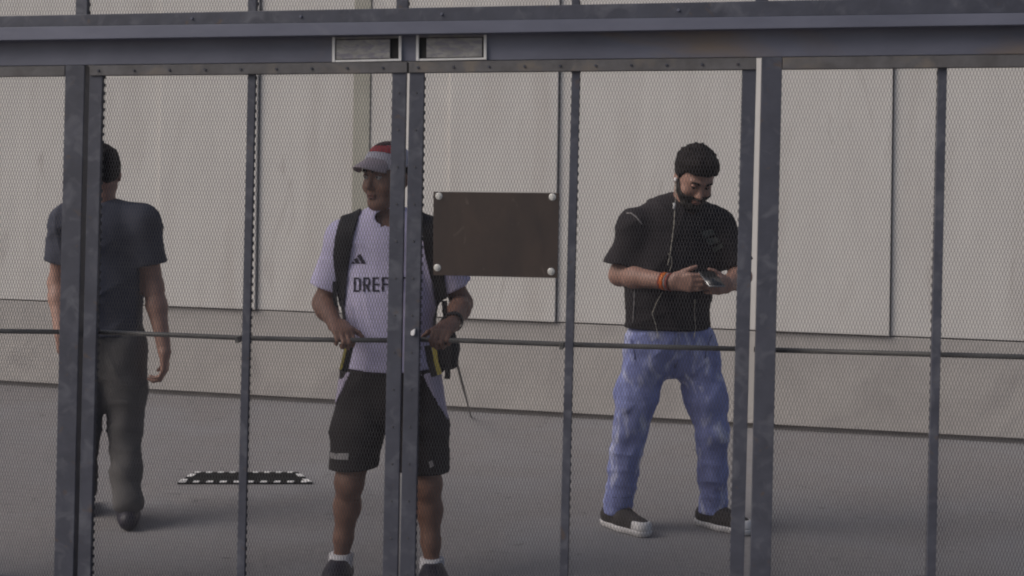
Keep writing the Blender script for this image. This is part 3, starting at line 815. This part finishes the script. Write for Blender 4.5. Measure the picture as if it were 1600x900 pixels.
# printed word and three-bar mark
def word(x0, ytop, ybot, wd, gap, text, st=3.0, slope=0.0):
    q = []; H_ = ybot - ytop
    def R_(a, b, c, d, x): q.append(((x + a, ytop + b + slope * (x - x0)), (x + c, ytop + b + slope * (x - x0)), (x + c, ytop + d + slope * (x - x0)), (x + a, ytop + d + slope * (x - x0))))
    x = x0
    for ch in text:
        if ch == 'D':
            R_(0, 0, st, H_, x); R_(st, 0, wd - 2.5, st * .8, x); R_(st, H_ - st * .8, wd - 2.5, H_, x); R_(wd - 3.4, 2, wd - .2, H_ - 2, x)
        elif ch == 'R':
            R_(0, 0, st, H_, x); R_(st, 0, wd - 2.2, st * .8, x); R_(st, H_ * .48, wd - 2.2, H_ * .48 + st * .8, x); R_(wd - 3.3, 2, wd - .2, H_ * .48 + 1, x)
            ys = slope * (x - x0)
            q.append(((x + wd * .36, ytop + H_ * .55 + ys), (x + wd * .66, ytop + H_ * .55 + ys), (x + wd, ybot + ys), (x + wd - 3.4, ybot + ys)))
        elif ch == 'E':
            R_(0, 0, st, H_, x)
            for b in (0, H_ * .5 - st * .4, H_ - st * .8): R_(st, b, wd - .8, b + st * .8, x)
        elif ch == 'F':
            R_(0, 0, st, H_, x)
            for b in (0, H_ * .5 - st * .4): R_(st, b, wd - .8, b + st * .8, x)
        elif ch == 'T':
            R_(0, 0, wd, st * .8, x); R_(wd * .5 - st * .5, st * .8, wd * .5 + st * .5, H_, x)
        x += wd + gap
    return q
for ch, x in zip('DREFT', (552.5, 567.1, 581.7, 596.3, 623.0)):
    decal('letter', word(x, 433.5 - .01 * (x - 552), 456 - .01 * (x - 552), 11.6, 3.0, ch, 3.4), sb, p1, M['print'], shirt, .0035, 4)
lg = [((548, 412), (554.5, 412), (552, 408), (549.5, 410)), ((556.5, 412), (563, 412), (558, 402.5), (552.5, 405.5)), ((565, 412), (571.5, 412), (563, 396.5), (557.5, 399.5))]
for bar_ in lg: decal('logo_bar', [bar_], sb, p1, M['print'], shirt, .0035, 4)
# shorts
def shorts_vol(hv=.006, g=0.0):
    Q = Vol((-.36, -.26, .40), (.36, .26, .95), hv)
    Q.add(cone(L1(608, 580), L1(608, 612), .158 + g, .150 + g, .70), .03)
    for (hp, kn, x) in ((hipL, L1(551, 738, -.03), -1), (hipR, L1(662, 740, -.025), 1)):
        Q.add(cone(hp + npv((x * .005, 0, .04)), lerp(hp, kn, .5) + npv((x * .012, 0, 0)), .098 + g, .100 + g), .03)
        Q.add(cone(lerp(hp, kn, .5) + npv((x * .012, 0, 0)), kn + npv((x * .002, 0, -.03)), .100 + g, .096 + g), .03)
    return Q
Q = shorts_vol()
Q.disp(folds(11, .0042, 5, 16, 40, .45)); Q.disp(creases(12, .006, 3, 14, 24, ((1, .3, .35), (-1, .3, .5))))
hemL, hemR = L1(551, 728)[2], L1(662, 734)[2]
Q.cut(lambda X, Y, Z: np.where(X < 0, hemL - Z + .04 * (X + .14), hemR - Z))
Q.cut(lambda X, Y, Z: Z - .866)
shorts = obj('shorts', Q.mesh('shorts'), M['shorts'], p1, True)
zt1, zt2 = L1(545, 576)[2], L1(517, 640)[2]
for sx_ in (-1, 1):
    Q = shorts_vol(.005, .0055)
    Q.disp(folds(11, .0042, 5, 16, 40, .45))
    lim = (lambda X, Z: X + .150 + .47 * (zt1 - Z)) if sx_ < 0 else (lambda X, Z: -(X - .118 - .58 * (zt1 - Z)))
    Q.cut(lambda X, Y, Z: np.maximum(np.maximum(Z - zt1, zt2 - .03 - Z), lim(X, Z)))
    obj('side_panel', Q.mesh('side_panel'), M['shorts_panel'], shorts, True)
kb = bvh_of(shorts)
decal('hem_patch', [((516, 706.5), (526, 709), (526, 718), (516, 716)), ((526.5, 708.5), (544.5, 708), (544.5, 718.5), (526.5, 718))], kb, p1, M['patch'], shorts, .004, 5)
decal('hem_patch', [((670, 722), (675, 719), (678, 728), (672, 731))], kb, p1, M['patch'], shorts, .004, 4)
# socks and shoes
for (an, kn, sx) in ((anL, knL, -1), (anR, knR, 1)):
    K_ = Vol(an - npv((.1, .16, .11)), an + npv((.1, .12, .12)), .0045)
    limb(K_, [an + npv((0, 0, .05)), an, an + npv((0, -.05, -.05))], [.043, .042, .045])
    zc = an[2] + .028; K_.cut(lambda X, Y, Z: Z - zc)
    obj('sock', K_.mesh('sock'), M['sock'], p1, True)
    f = npv((sx * .16, -1, 0)); f /= np.linalg.norm(f)
    S_ = Vol(an - npv((.14, .28, .12)), an + npv((.14, .16, .06)), .005)
    b0 = npv((an[0], an[1], 0))
    limb(S_, [b0 - f * .035 + npv((0, 0, .045)), b0 + f * .06 + npv((0, 0, .046)), b0 + f * .175 + npv((0, 0, .032))], [.043, .050, .041], .03)
    S_.add(cone(b0 + f * .07 + npv((0, 0, .05)), b0 + npv((0, 0, .095)) + f * .012, .044, .041), .03)
    S_.cut(lambda X, Y, Z: np.maximum(.018 - Z, Z - .112))
    sh_ = obj('shoe', S_.mesh('shoe'), M['shoe'], p1, True)
    O_ = Vol(an - npv((.14, .28, .12)), an + npv((.14, .16, .0)), .005)
    limb(O_, [b0 - f * .035 + npv((0, 0, .03)), b0 + f * .06 + npv((0, 0, .03)), b0 + f * .175 + npv((0, 0, .03))], [.046, .050, .043], .03)
    O_.cut(lambda X, Y, Z: np.maximum(.001 - Z, Z - .022))
    obj('sole', O_.mesh('sole'), M['shoe'], sh_, True)
# watch band on the far wrist
def band(name, c, axis, r, wd, mat, parent, seg=28, t=.004, k=1.0):
    a = Vector(axis).normalized(); u = a.cross(Vector((0.2, 0.3, 0.9))).normalized(); v = a.cross(u)
    V, Fs = [], []
    for i in range(seg):
        th = 2 * math.pi * i / seg; e = u * math.cos(th) + v * math.sin(th) * k
        for (rr, w_) in ((r, -wd / 2), (r + t, -wd / 2), (r + t, wd / 2), (r, wd / 2)):
            V.append(tuple(Vector(c) + e * rr + a * w_))
    for i in range(seg):
        j = (i + 1) % seg
        for q in range(4): Fs.append((i * 4 + q, j * 4 + q, j * 4 + (q + 1) % 4, i * 4 + (q + 1) % 4))
    me = bpy.data.meshes.new(name); me.from_pydata(V, [], Fs); me.update()
    bm = bmesh.new(); bm.from_mesh(me); bmesh.ops.recalc_face_normals(bm, faces=bm.faces); bm.to_mesh(me); bm.free()
    return obj(name, me, mat, parent, True)
band('wrist_band', lerp(elR, wrR, .86), npv(wrR) - npv(elR), .034, .024, M['bag'], p1)

# backpack worn by the man
bp = empty('backpack', tuple(P1)); tag(bp, 'black backpack with shoulder straps worn by the man in white', 'backpack')
def strap(name, pts, wd):
    """pts: pixels on the front of the shirt; follows the cloth"""
    T_ = shirt1_vol(.005); T_.disp(folds(3, .0032, 5, 18, 48, .5)); T_.shell(-.004, .0115)
    Ps = [L1(x, y, -.1) for x, y in pts]
    X, Y, Z = T_.grid((slice(None),) * 3)
    best = np.full((T_.n[0], 1, T_.n[2]), 9.0)
    for i in range(len(Ps) - 1):
        a, b = Ps[i], Ps[i + 1]; dx, dz = b[0] - a[0], b[2] - a[2]
        t = np.clip(((X - a[0]) * dx + (Z - a[2]) * dz) / (dx * dx + dz * dz), 0, 1)
        best = np.minimum(best, np.sqrt((X - a[0] - t * dx) ** 2 + (Z - a[2] - t * dz) ** 2) - (wd[i] + (wd[i + 1] - wd[i]) * t))
    T_.D = np.maximum(T_.D, np.maximum(best, Y - .05).astype(np.float32))
    return obj(name, T_.mesh(name), M['bag'], bp, True)
strap('shoulder_strap', [(545, 330), (538, 365), (532, 402), (531, 440), (531, 478)], [.036, .036, .034, .022, .012])
strap('shoulder_strap', [(664, 330), (671, 365), (676, 402), (684, 440), (691, 490)], [.030, .030, .030, .026, .022])
K_ = Vol((-.25, .08, .80), (.38, .40, 1.46), .007)
K_.add(rbox(L1(622, 470, .215), (.165, .085, .27), .06), .02)
K_.add(rbox(L1(640, 555, .20), (.145, .075, .07), .04), .04)
K_.disp(folds(21, .006, 4, 14, 34))
obj('pack', K_.mesh('pack'), M['bag'], bp, True)
# side pouch, dangling straps, hip belt ends
K_ = Vol((.10, -.12, .78), (.36, .14, 1.16), .005)
K_.add(rbox(L1(699, 535, .02), (.030, .045, .10), .022), .02); K_.add(rbox(L1(708, 555, .02), (.022, .03, .05), .018), .02)
K_.disp(folds(23, .004, 4, 25, 50)); obj('side_pouch', K_.mesh('side_pouch'), M['bag'], bp, True)
def ribbon(name, pts, dy, wd, mat, t=.004):
    P_ = [Vector(L1(x, y, d)) for (x, y), d in zip(pts, dy)]
    V, Fs = [], []
    for i, p in enumerate(P_):
        tn = (P_[min(i + 1, len(P_) - 1)] - P_[max(i - 1, 0)]).normalized(); sd = tn.cross(Vector((0, 1, 0))).normalized() * wd / 2
        for (q, yy) in ((sd, -t), (-sd, -t), (-sd, t), (sd, t)): V.append(tuple(p + q + Vector((0, yy, 0))))
    for i in range(len(P_) - 1):
        for q in range(4): Fs.append((i * 4 + q, i * 4 + (q + 1) % 4, i * 4 + 4 + (q + 1) % 4, i * 4 + 4 + q))
    k = 4 * len(P_); Fs += [(0, 3, 2, 1), (k - 4, k - 3, k - 2, k - 1)]
    me = bpy.data.meshes.new(name); me.from_pydata(V, [], Fs); me.update()
    return obj(name, me, mat, bp)
ribbon('strap_end', [(523, 440), (523, 460), (525, 480)], [-.06, -.06, -.06], .016, M['bag'])
ribbon('strap_end', [(533, 470), (537, 490), (540, 515)], [-.10, -.12, -.13], .012, M['bag'])
ribbon('hip_belt', [(548, 535), (543, 556), (537, 580)], [-.17, -.165, -.16], .030, M['bag'], .006)
ribbon('yellow_tape', [(541, 542), (536, 562), (532, 577)], [-.178, -.175, -.17], .010, M['yellow'])
ribbon('hip_belt', [(668, 540), (672, 562), (679, 588)], [-.17, -.165, -.16], .026, M['bag'], .006)
ribbon('yellow_tape', [(678, 540), (681, 562), (687, 585)], [-.178, -.175, -.17], .016, M['yellow'])
ribbon('strap_end', [(694, 470), (697, 500), (701, 540), (699, 592)], [-.03, -.03, -.04, -.04], .022, M['bag'])
# thin slanting pole beside him
pa, pb = at_depth(713, 566, 6.6), on_ground(736, 652)
tp = obj('thin_pole', tube('thin_pole', [Vector((0, 0, .002)), at_depth(708, 545, 6.75) - Vector((pb.x, pb.y, 0))], [.006, .008], 8), M['rod'], None, True)
tp.location = (pb.x, pb.y, 0); tag(tp, 'thin grey pole leaning down beside the black backpack', 'pole')

# ================================================================== man looking at his phone
D2 = 6.47
P2 = at_depth(1050, 800, D2); P2.z = 0
p2 = empty('person', tuple(P2))
tag(p2, 'bearded man in black shirt and faded jeans looking down at a phone', 'person', 'people behind the gate')
def L2(x, y, dy=0.0): return npv(at_depth(x, y, D2 + dy) - P2)
YW = rad(22)
nk2 = L2(1064, 326, .02); hc2 = L2(1084, 279, -.06)
sL, eL = L2(990, 352, -.05), L2(968, 430, -.03)
wL = L2(1050, 441, -.26)
sR, eR = L2(1122, 350, .06), L2(1158, 432, .03)
wR = L2(1136, 446, -.20)
hL, hR = L2(1010, 556, -.02), L2(1088, 556, .02)
kL, kR = L2(984, 672, -.03), L2(1112, 676, .0)
aL, aR = L2(965, 790, .02), L2(1115, 796, .06)
aL[2], aR[2] = .095, .095
H2 = Head(hc2, rad(15), rad(34), rad(4), 1.02)
B = Vol((-.42, -.55, -.02), (.48, .40, 1.90), .0058)
H2.build(B)
B.add(cone(nk2 + npv((0, .01, -.06)), hc2 + npv((-.02, .03, -.05)), .066, .060), .03)
for (s_, e_, w_) in ((sL, eL, wL), (sR, eR, wR)):
    limb(B, [lerp(nk2, s_, .35) + npv((0, 0, -.04)), s_, lerp(s_, e_, .5), e_], [.065, .056, .050, .045])
    limb(B, [e_, lerp(e_, w_, .3), w_], [.045, .047, .031])
phc = L2(1112, 436, -.36)
dl = npv((.80, -.46, .03)); hand(B, wL, dl, (.1, -.1, 1), (rad(24), rad(58), rad(45), 1), 1.06, thumb_dir=(.85, -.3, .4))
dr = npv((-.55, -.75, .05)); hand(B, wR, dr, (-.1, -.1, 1), (rad(24), rad(58), rad(45), -1), 1.06, thumb_dir=(-.7, -.4, .4))
B.add(cone(L2(1052, 390), L2(1050, 500), .16, .15, .66, YW), .04)
B.add(cone(L2(1048, 500), L2(1048, 535), .13, .11, .7, YW), .04)
for (hp, kn, an) in ((hL, kL, aL), (hR, kR, aR)):
    limb(B, [hp, kn, an], [.085, .056, .036])
    B.add(cone(an, an + npv((.09, -.08, -.05)), .036, .03), .03)
obj('body', B.mesh('body'), M['skin2'], p2, True)
face_details(H2, p2, True, .6, 'skin2', 'iris')
# hair and beard
V_ = Vol(hc2 - .19, hc2 + .20, .0045)
V_.add(H2.e((0, .018, .046), (.078, .100, .092), .013), .02)
V_.add(H2.e((0, -.04, .100), (.062, .048, .036), .014), .03)
rs_ = np.random.RandomState(5)
for _ in range(150):
    th, ph_ = rs_.uniform(0, 6.283), rs_.uniform(0.05, 1.35)
    q = np.array([.086 * math.cos(th) * math.sin(ph_), .016 + .108 * math.sin(th) * math.sin(ph_), .048 + .101 * math.cos(ph_)])
    if q[1] < -.05: q[2] += .012
    d_ = np.array([.4 * math.cos(th), -.5 + .3 * math.sin(th), .35]) + rs_.normal(size=3) * .35; d_ /= np.linalg.norm(d_)
    V_.add(cone(H2.p(*(q - d_ * .008)), H2.p(*(q + d_ * rs_.uniform(.008, .017))), .0075, .003), .006)
V_.disp(folds(31, .003, 6, 60, 180))
V_.cut(lambda X, Y, Z: (lambda q: np.interp(q[1] - .12 * np.abs(q[0]), [-.13, -.085, -.06, -.045, -.030, -.012, .012, .05, .1], [.080, .070, .064, .050, .012, -.016, -.03, -.062, -.07]).astype(np.float32) - q[2])(hl(X, Y, Z, H2)))
obj('hair', V_.mesh('hair'), M['hair'], p2, True)
V_ = Vol(hc2 - .17, hc2 + .17, .0045); H2.build(V_, .0075, False)
def beard(X, Y, Z):
    x, y, z = hl(X, Y, Z, H2)
    line = np.interp(y, [-.115, -.09, -.07, -.045, -.02, .0, .012], [-.036, -.036, -.034, -.026, -.006, .016, .022]).astype(np.float32)
    mouth = np.where(y < -.07, .019 - np.sqrt(x ** 2 + ((z + .0605) * 2.1) ** 2), -1)
    return np.maximum(np.maximum(z - line, mouth), y - .012)
V_.disp(folds(33, .0018, 4, 120, 240)); V_.cut(beard)
obj('beard', V_.mesh('beard'), M['beard'], p2, True)
# T-shirt
def tee_vol(hv=.006):
    T = Vol((-.42, -.32, .86), (.46, .34, 1.58), hv)
    T.add(cone(L2(1056, 368, .01), L2(1046, 440, .0), .196, .202, .64, YW), .05)
    T.add(cone(L2(1046, 440, .0), L2(1044, 540, .0), .202, .206, .66, YW), .05)
    for (s_, e_, sx) in ((sL, eL, -1), (sR, eR, 1)):
        T.add(cone(nk2 + npv((sx * .035, .01, -.045)), s_ + npv((0, 0, .002)), .072, .062), .08)
        A_ = Vol((-.42, -.32, .86), (.46, .34, 1.58), hv)
        A_.add(cone(s_ + npv((0, 0, -.012)), e_, .066, .091), .05)
        A_.cut(plane(lerp(s_, e_, .80), npv(e_) - npv(s_))); T.merge(A_, .05)
    return T
T = tee_vol(); T.disp(folds(41, .0045, 5, 16, 42, .6)); T.disp(creases(42, .007, 4, 14, 24, ((.8, .3, 1), (-.9, .2, 1), (1, .2, .3))))
zh = L2(1050, 513)[2]
T.cut(lambda X, Y, Z: zh - Z - .03 * X)
T.sub(ell(nk2 + npv((.015, -.045, -.002)), (.066, .06, .05)), .01)
tee = obj('t_shirt', T.mesh('t_shirt'), M['tee2'], p2, True)
tb = bvh_of(tee)
def stitch(pts, r=.0022, mat=None, name='seam', off=.003, parent=None):
    P_ = [on_surface(p, tb, p2, off) for p in pts]; P_ = [p for p in P_ if p is not None]
    if len(P_) > 1: return obj(name, tube(name, P_, r, 6), mat or M['seam'], parent or tee, True)
def dense(pts, n=6):
    out = []
    for i in range(len(pts) - 1):
        for k in range(n): t = k / n; out.append((pts[i][0] * (1 - t) + pts[i + 1][0] * t, pts[i][1] * (1 - t) + pts[i + 1][1] * t))
    return out + [pts[-1]]
stitch(dense([(979, 333), (986, 333), (994, 339), (1003, 350)]), .0032)
stitch(dense([(992, 446), (991, 470), (989, 505)]), .0028)
decal('chest_print', [((1096, 362), (1112, 358), (1118, 366), (1100, 372)), ((1102, 374), (1120, 370), (1124, 378), (1108, 384)), ((1112, 388), (1128, 380), (1130, 386), (1116, 394))], tb, p2, M['teeprint'], tee, .003, 4)
# jeans
J = Vol((-.42, -.34, .04), (.42, .36, 1.04), .0062)
J.add(cone(L2(1044, 512), L2(1046, 528), .192, .186, .68, YW), .03); J.add(cone(hL + npv((.03, 0, 0)), hR - npv((.03, 0, 0)), .080, .080), .03)
def jleg(hp, kn, an, sx):
    th = lerp(hp, kn, .52) + npv((sx * .004, 0, 0))
    J.add(cone(hp + npv((0, 0, .03)), th, .102, .092), .05)
    J.add(cone(th, kn, .092, .075), .045)
    J.add(cone(kn, lerp(kn, an, .55), .075, .067), .02)
    J.add(cone(lerp(kn, an, .55), an + npv((0, .01, -.005)), .067, .066), .02)
jleg(hL, kL, aL, -1); jleg(hR, kR, aR, 1)
J.disp(folds(51, .0032, 6, 18, 60, 1.4)); J.disp(folds(52, .0018, 5, 60, 110, 1.6)); J.disp(creases(53, .0045, 4, 18, 32, ((.5, .3, 1), (-.6, .2, 1), (.2, .1, 1))))
zj = aL[2] - .030
J.cut(lambda X, Y, Z: np.maximum(zj - Z + .12 * (Y - .05) * 0, Z - .99))
jeans = obj('jeans', J.mesh('jeans'), M['jeans'], p2, True)
jb = bvh_of(jeans)
M['denim_stitch'] = material('denim_stitch', (0.12, 0.13, 0.25), None, 60, 0.9)
def jstitch(pts, rr=.0025):
    P_ = [on_surface(p, jb, p2, .001) for p in pts]; P_ = [p for p in P_ if p is not None]
    if len(P_) > 1: obj('seam', tube('seam', P_, rr, 6), M['denim_stitch'], jeans, True)
jstitch([(984 + 8 * math.sin(t * 1.57), 524 + 38 * t) for t in (0, .2, .4, .6, .8, 1)])
jstitch([(1054, 520), (1055, 545), (1054, 570), (1052, 588)])
jstitch([(1060, 522), (1061, 545), (1059, 565), (1055, 575)], .002)
jstitch([(1112 - 10 * math.sin(t * 1.57), 524 + 36 * t) for t in (0, .2, .4, .6, .8, 1)])
jstitch([(948, 774), (960, 777), (975, 778), (988, 776)])
jstitch([(1096, 780), (1110, 783), (1126, 782)])
# canvas shoes
def canvas_shoe(an, f):
    f = npv(f); f /= np.linalg.norm(f); b0 = npv((an[0], an[1], 0))
    S_ = Vol(b0 - npv((.24, .28, 0)), b0 + npv((.3, .2, .2)), .005)
    limb(S_, [b0 - f * .055 + npv((0, 0, .05)), b0 + f * .05 + npv((0, 0, .052)), b0 + f * .165 + npv((0, 0, .036))], [.042, .047, .042], .03)
    S_.add(cone(b0 - f * .03 + npv((0, 0, .05)), b0 - f * .02 + npv((0, 0, .115)), .042, .046), .03)
    S_.cut(lambda X, Y, Z: np.maximum(.026 - Z, Z - .125))
    s_ = obj('shoe', S_.mesh('shoe'), M['canvas'], p2, True)
    O_ = Vol(b0 - npv((.24, .28, .01)), b0 + npv((.3, .2, .1)), .0045)
    limb(O_, [b0 - f * .055 + npv((0, 0, .03)), b0 + f * .05 + npv((0, 0, .03)), b0 + f * .165 + npv((0, 0, .03))], [.046, .051, .046], .03)
    O_.cut(lambda X, Y, Z: np.maximum(.001 - Z, Z - .030))
    obj('sole', O_.mesh('sole'), M['rubber'], s_, True)
    C_ = Vol(b0 - npv((.24, .28, .01)), b0 + npv((.3, .2, .1)), .0045)
    limb(C_, [b0 + f * .05 + npv((0, 0, .050)), b0 + f * .165 + npv((0, 0, .037))], [.049, .0445], .03)
    pl = plane(b0 + f * .135, -f)
    C_.cut(lambda X, Y, Z: np.maximum(np.maximum(.027 - Z, pl(X, Y, Z)), Z - .068))
    obj('toe_cap', C_.mesh('toe_cap'), M['rubber'], s_, True)
canvas_shoe(aL, (.62, -.78, 0)); canvas_shoe(aR, (.72, -.70, 0))
# wrist bands
ax2 = npv(wL) - npv(eL)
for t, m, wd in ((.845, 'redband', .012), (.885, 'orange', .020), (.945, 'seam', .007), (.98, 'redband', .012)):
    band('wrist_band', lerp(eL, wL, t), ax2, .0345, wd, M[m], p2, 28, .005)
# phone
ph = empty('phone', tuple(P2 + Vector(phc))); tag(ph, 'black phone held in front of the bearded man', 'phone')
Rp = Matrix.Rotation(rad(12), 4, 'Z') @ Matrix.Rotation(rad(-70), 4, 'X')
def pbox(name, sx, sy, sz, off, mat, bev):
    bm = bmesh.new(); bmesh.ops.create_cube(bm, size=1.0)
    bmesh.ops.scale(bm, vec=(sx, sy, sz), verts=bm.verts)
    bmesh.ops.bevel(bm, geom=list(bm.edges), offset=bev, segments=3, affect='EDGES')
    bmesh.ops.translate(bm, vec=off, verts=bm.verts); bmesh.ops.transform(bm, matrix=Rp, verts=bm.verts)
    me = bpy.data.meshes.new(name); bm.to_mesh(me); bm.free(); return obj(name, me, mat, ph, True)
pbox('case', .074, .009, .15, (0, 0, 0), M['phone'], .003)
pbox('edge_band', .0755, .005, .1515, (0, 0.0, 0), M['phone_edge'], .002)
pbox('screen', .066, .001, .138, (0, .0048, 0), M['phone'], .0003)
# earphones
ep = empty('earphones', tuple(P2)); tag(ep, 'white earphone cable hanging from ear of the bearded man', 'earphones')
earp = H2.p(-.086, -.004, -.010)
sphere('ear_bud', earp, .009, M['white'], ep, (1, 1, 1.3))
P_ = [earp]
for px in ((1056, 305), (1055, 318)):
    q = L2(px[0], px[1], -.10); P_.append(q)
for px in dense([(1054, 332), (1053, 352), (1050, 375), (1047, 398), (1043, 415)], 4):
    q = on_surface(px, tb, p2, .006)
    if q is not None: P_.append(npv(q))
obj('cable', tube('cable', P_, .0017, 6), M['cable'], ep, True)
obj('mic', tube('mic', [L2(1053.5, 317, -.135), L2(1053, 327, -.135)], .0052, 8), M['white'], ep, True)
def cable(pts, r=.0015):
    P_ = []
    for px in dense(pts, 5):
        q = on_surface(px, tb, p2, .006)
        if q is None: q = L2(px[0], px[1], -.16)
        P_.append(npv(q))
    obj('cable', tube('cable', P_, r, 6), M['cable'], ep, True)
cable([(1043, 395), (1049, 402), (1050, 412), (1046, 424)])
cable([(1035, 456), (1026, 472), (1019, 490), (1024, 505), (1029, 530)])
cable([(1086, 468), (1085, 488), (1087, 512), (1084, 530)])

# ================================================================== person walking off at the left, hand in view
D3 = 6.5
P3 = at_depth(165, 800, D3); P3.z = 0
p3 = empty('person', tuple(P3))
tag(p3, 'person in navy shirt walking away at the far left, hand hanging beside the fence bar', 'person', 'people behind the gate')
def L3(x, y, dy=0.0): return npv(at_depth(x - 7, y, D3 + dy) - P3)
nk3, hc3 = L3(170, 318), L3(166, 272)
sA, eA, wA = L3(112, 345), L3(98, 442, .03), L3(102, 520, -.08)
sB, eB, wB = L3(230, 345), L3(247, 448, .02), L3(264, 548, -.06)
hA, hB = L3(142, 550), L3(202, 550); kA, kB = L3(138, 668, -.06), L3(202, 664, .0); aA, aB = L3(136, 780, .12), L3(208, 785, -.12)
aA[2] = aB[2] = .095
H3 = Head(hc3, rad(-165), rad(6), 0, 1.0)
B = Vol((-.40, -.36, -.02), (.40, .42, 1.86), .0062)
H3.build(B)
B.add(cone(nk3 + npv((0, 0, -.06)), hc3 + npv((0, -.01, -.05)), .062, .058), .03)
for (s_, e_, w_) in ((sA, eA, wA), (sB, eB, wB)):
    limb(B, [lerp(nk3, s_, .35) + npv((0, 0, -.04)), s_, lerp(s_, e_, .5), e_, lerp(e_, w_, .3), w_], [.07, .066, .050, .043, .044, .030])
hand(B, wA, (.02, .05, -1), (0, 1, 0), (rad(22), rad(40), rad(30), -1), 1.0)
hand(B, wB, (.02, .05, -1), (0, 1, 0), (rad(30), rad(50), rad(35), 1), 1.05)
B.add(cone(L3(171, 390), L3(172, 540), .16, .15, .66), .04)
for (hp, kn, an) in ((hA, kA, aA), (hB, kB, aB)):
    limb(B, [hp, kn, an], [.085, .055, .036]); B.add(cone(an, an + npv((-.02, .12, -.05)), .035, .03), .03)
obj('body', B.mesh('body'), M['skin2'], p3, True)
V_ = Vol(hc3 - .16, hc3 + .17, .005)
V_.add(H3.e((0, .014, .042), (.077, .100, .092), .009), .02)
V_.disp(folds(61, .003, 5, 60, 140))
V_.cut(lambda X, Y, Z: (lambda q: np.where(q[1] < -.02, .07 - q[2], np.where(q[1] < .02, .0 - q[2], -.07 - q[2])))(hl(X, Y, Z, H3)))
obj('hair', V_.mesh('hair'), M['hair'], p3, True); face_details(H3, p3)
T = Vol((-.38, -.28, .86), (.38, .28, 1.56), .007)
T.add(cone(L3(171, 375), L3(172, 450), .182, .176, .66), .04); T.add(cone(L3(172, 450), L3(172, 560), .176, .182, .68), .05)
for (s_, e_, sx) in ((sA, eA, -1), (sB, eB, 1)):
    T.add(cone(nk3 + npv((sx * .03, 0, -.055)), s_, .064, .07), .045); T.add(cone(s_, e_, .074, .080), .05)
T.disp(folds(63, .004, 5, 16, 42, .6)); T.disp(creases(64, .007, 4, 14, 24, ((.8, .3, 1), (-.9, .2, 1))))
for (s_, e_) in ((sA, eA), (sB, eB)):
    pl = plane(lerp(s_, e_, .66), npv(e_) - npv(s_)); sx = math.copysign(1, s_[0])
    T.cut(lambda X, Y, Z, pl=pl, sx=sx: np.where(X * sx > .15, pl(X, Y, Z), -1))
z3 = L3(172, 535)[2]; T.cut(lambda X, Y, Z: z3 - Z)
obj('t_shirt', T.mesh('t_shirt'), M['tee3'], p3, True)
J = Vol((-.36, -.32, .04), (.36, .36, 1.0), .007)
J.add(cone(L3(172, 530), L3(172, 560), .165, .162, .72), .03)
for (hp, kn, an) in ((hA, kA, aA), (hB, kB, aB)):
    limb(J, [hp + npv((0, 0, .02)), lerp(hp, kn, .5), kn, lerp(kn, an, .6), an + npv((0, 0, .02))], [.105, .095, .075, .066, .064])
J.disp(folds(65, .005, 5, 18, 48, 1.3)); J.disp(creases(66, .0045, 3, 18, 30, ((.5, .3, 1), (-.6, .2, 1)))); J.cut(lambda X, Y, Z: np.maximum(.078 - Z, Z - .95))
obj('trousers', J.mesh('trousers'), M['trouser3'], p3, True)
for an in (aA, aB):
    b0 = npv((an[0], an[1], 0)); f = npv((-.25, .97, 0))
    S_ = Vol(b0 - npv((.16, .16, 0)), b0 + npv((.14, .3, .16)), .006)
    limb(S_, [b0 - f * .05 + npv((0, 0, .045)), b0 + f * .05 + npv((0, 0, .05)), b0 + f * .165 + npv((0, 0, .034))], [.043, .047, .040], .03)
    S_.add(cone(b0 + npv((0, 0, .05)), b0 + npv((0, 0, .1)), .042, .042), .03); S_.cut(lambda X, Y, Z: .001 - Z)
    obj('shoe', S_.mesh('shoe'), M['shoe'], p3, True)

# ================================================================== black board with dashed white edge
gA, gB, gC, gD = on_ground(277, 754, .01), on_ground(488, 754, .01), on_ground(466, 737.5, .01), on_ground(303, 737.5, .01)
bd0 = (gA + gB + gC + gD) / 4
bd = empty('ground_board', (bd0.x, bd0.y, 0)); tag(bd, 'flat black board with dashed white edge lying on the asphalt', 'board')
bm = bmesh.new(); cs = [g - Vector((bd0.x, bd0.y, 0)) for g in (gA, gB, gC, gD)]
t_ = [bm.verts.new((c.x, c.y, .010)) for c in cs]; b_ = [bm.verts.new((c.x * 1.004, c.y * 1.004, .001)) for c in cs]
bm.faces.new(t_); bm.faces.new(b_[::-1])
for i in range(4): bm.faces.new((t_[i], b_[i], b_[(i + 1) % 4], t_[(i + 1) % 4]))
bmesh.ops.recalc_face_normals(bm, faces=bm.faces)
me = bpy.data.meshes.new('board'); bm.to_mesh(me); bm.free(); obj('board', me, M['mat_black'], bd)
cen = sum(cs, Vector()) / 4
def dash(a, b, n, wd):
    for i in range(n):
        p, q = a.lerp(b, (i + .12) / n), a.lerp(b, (i + .58) / n)
        inn = lambda v: v + (cen - v).normalized() * 0 + (Vector((0, cen.y - v.y, 0)).normalized() * wd if abs((b - a).x) > abs((b - a).y) * 1.2 else Vector((math.copysign(wd, cen.x - v.x), 0, 0)))
        pts = [p, q, inn(q), inn(p)]
        me = bpy.data.meshes.new('dash')
        V = [(v.x, v.y, .0102) for v in pts] + [(v.x, v.y, .0132) for v in pts]
        me.from_pydata(V, [], [(3, 2, 1, 0), (4, 5, 6, 7), (0, 1, 5, 4), (1, 2, 6, 5), (2, 3, 7, 6), (3, 0, 4, 7)]); me.update()
        obj('dash', me, M['white'], bd)
dash(cs[0], cs[1], 10, .030); dash(cs[3], cs[2], 9, .022); dash(cs[0], cs[3], 2, .030); dash(cs[1], cs[2], 2, .030)
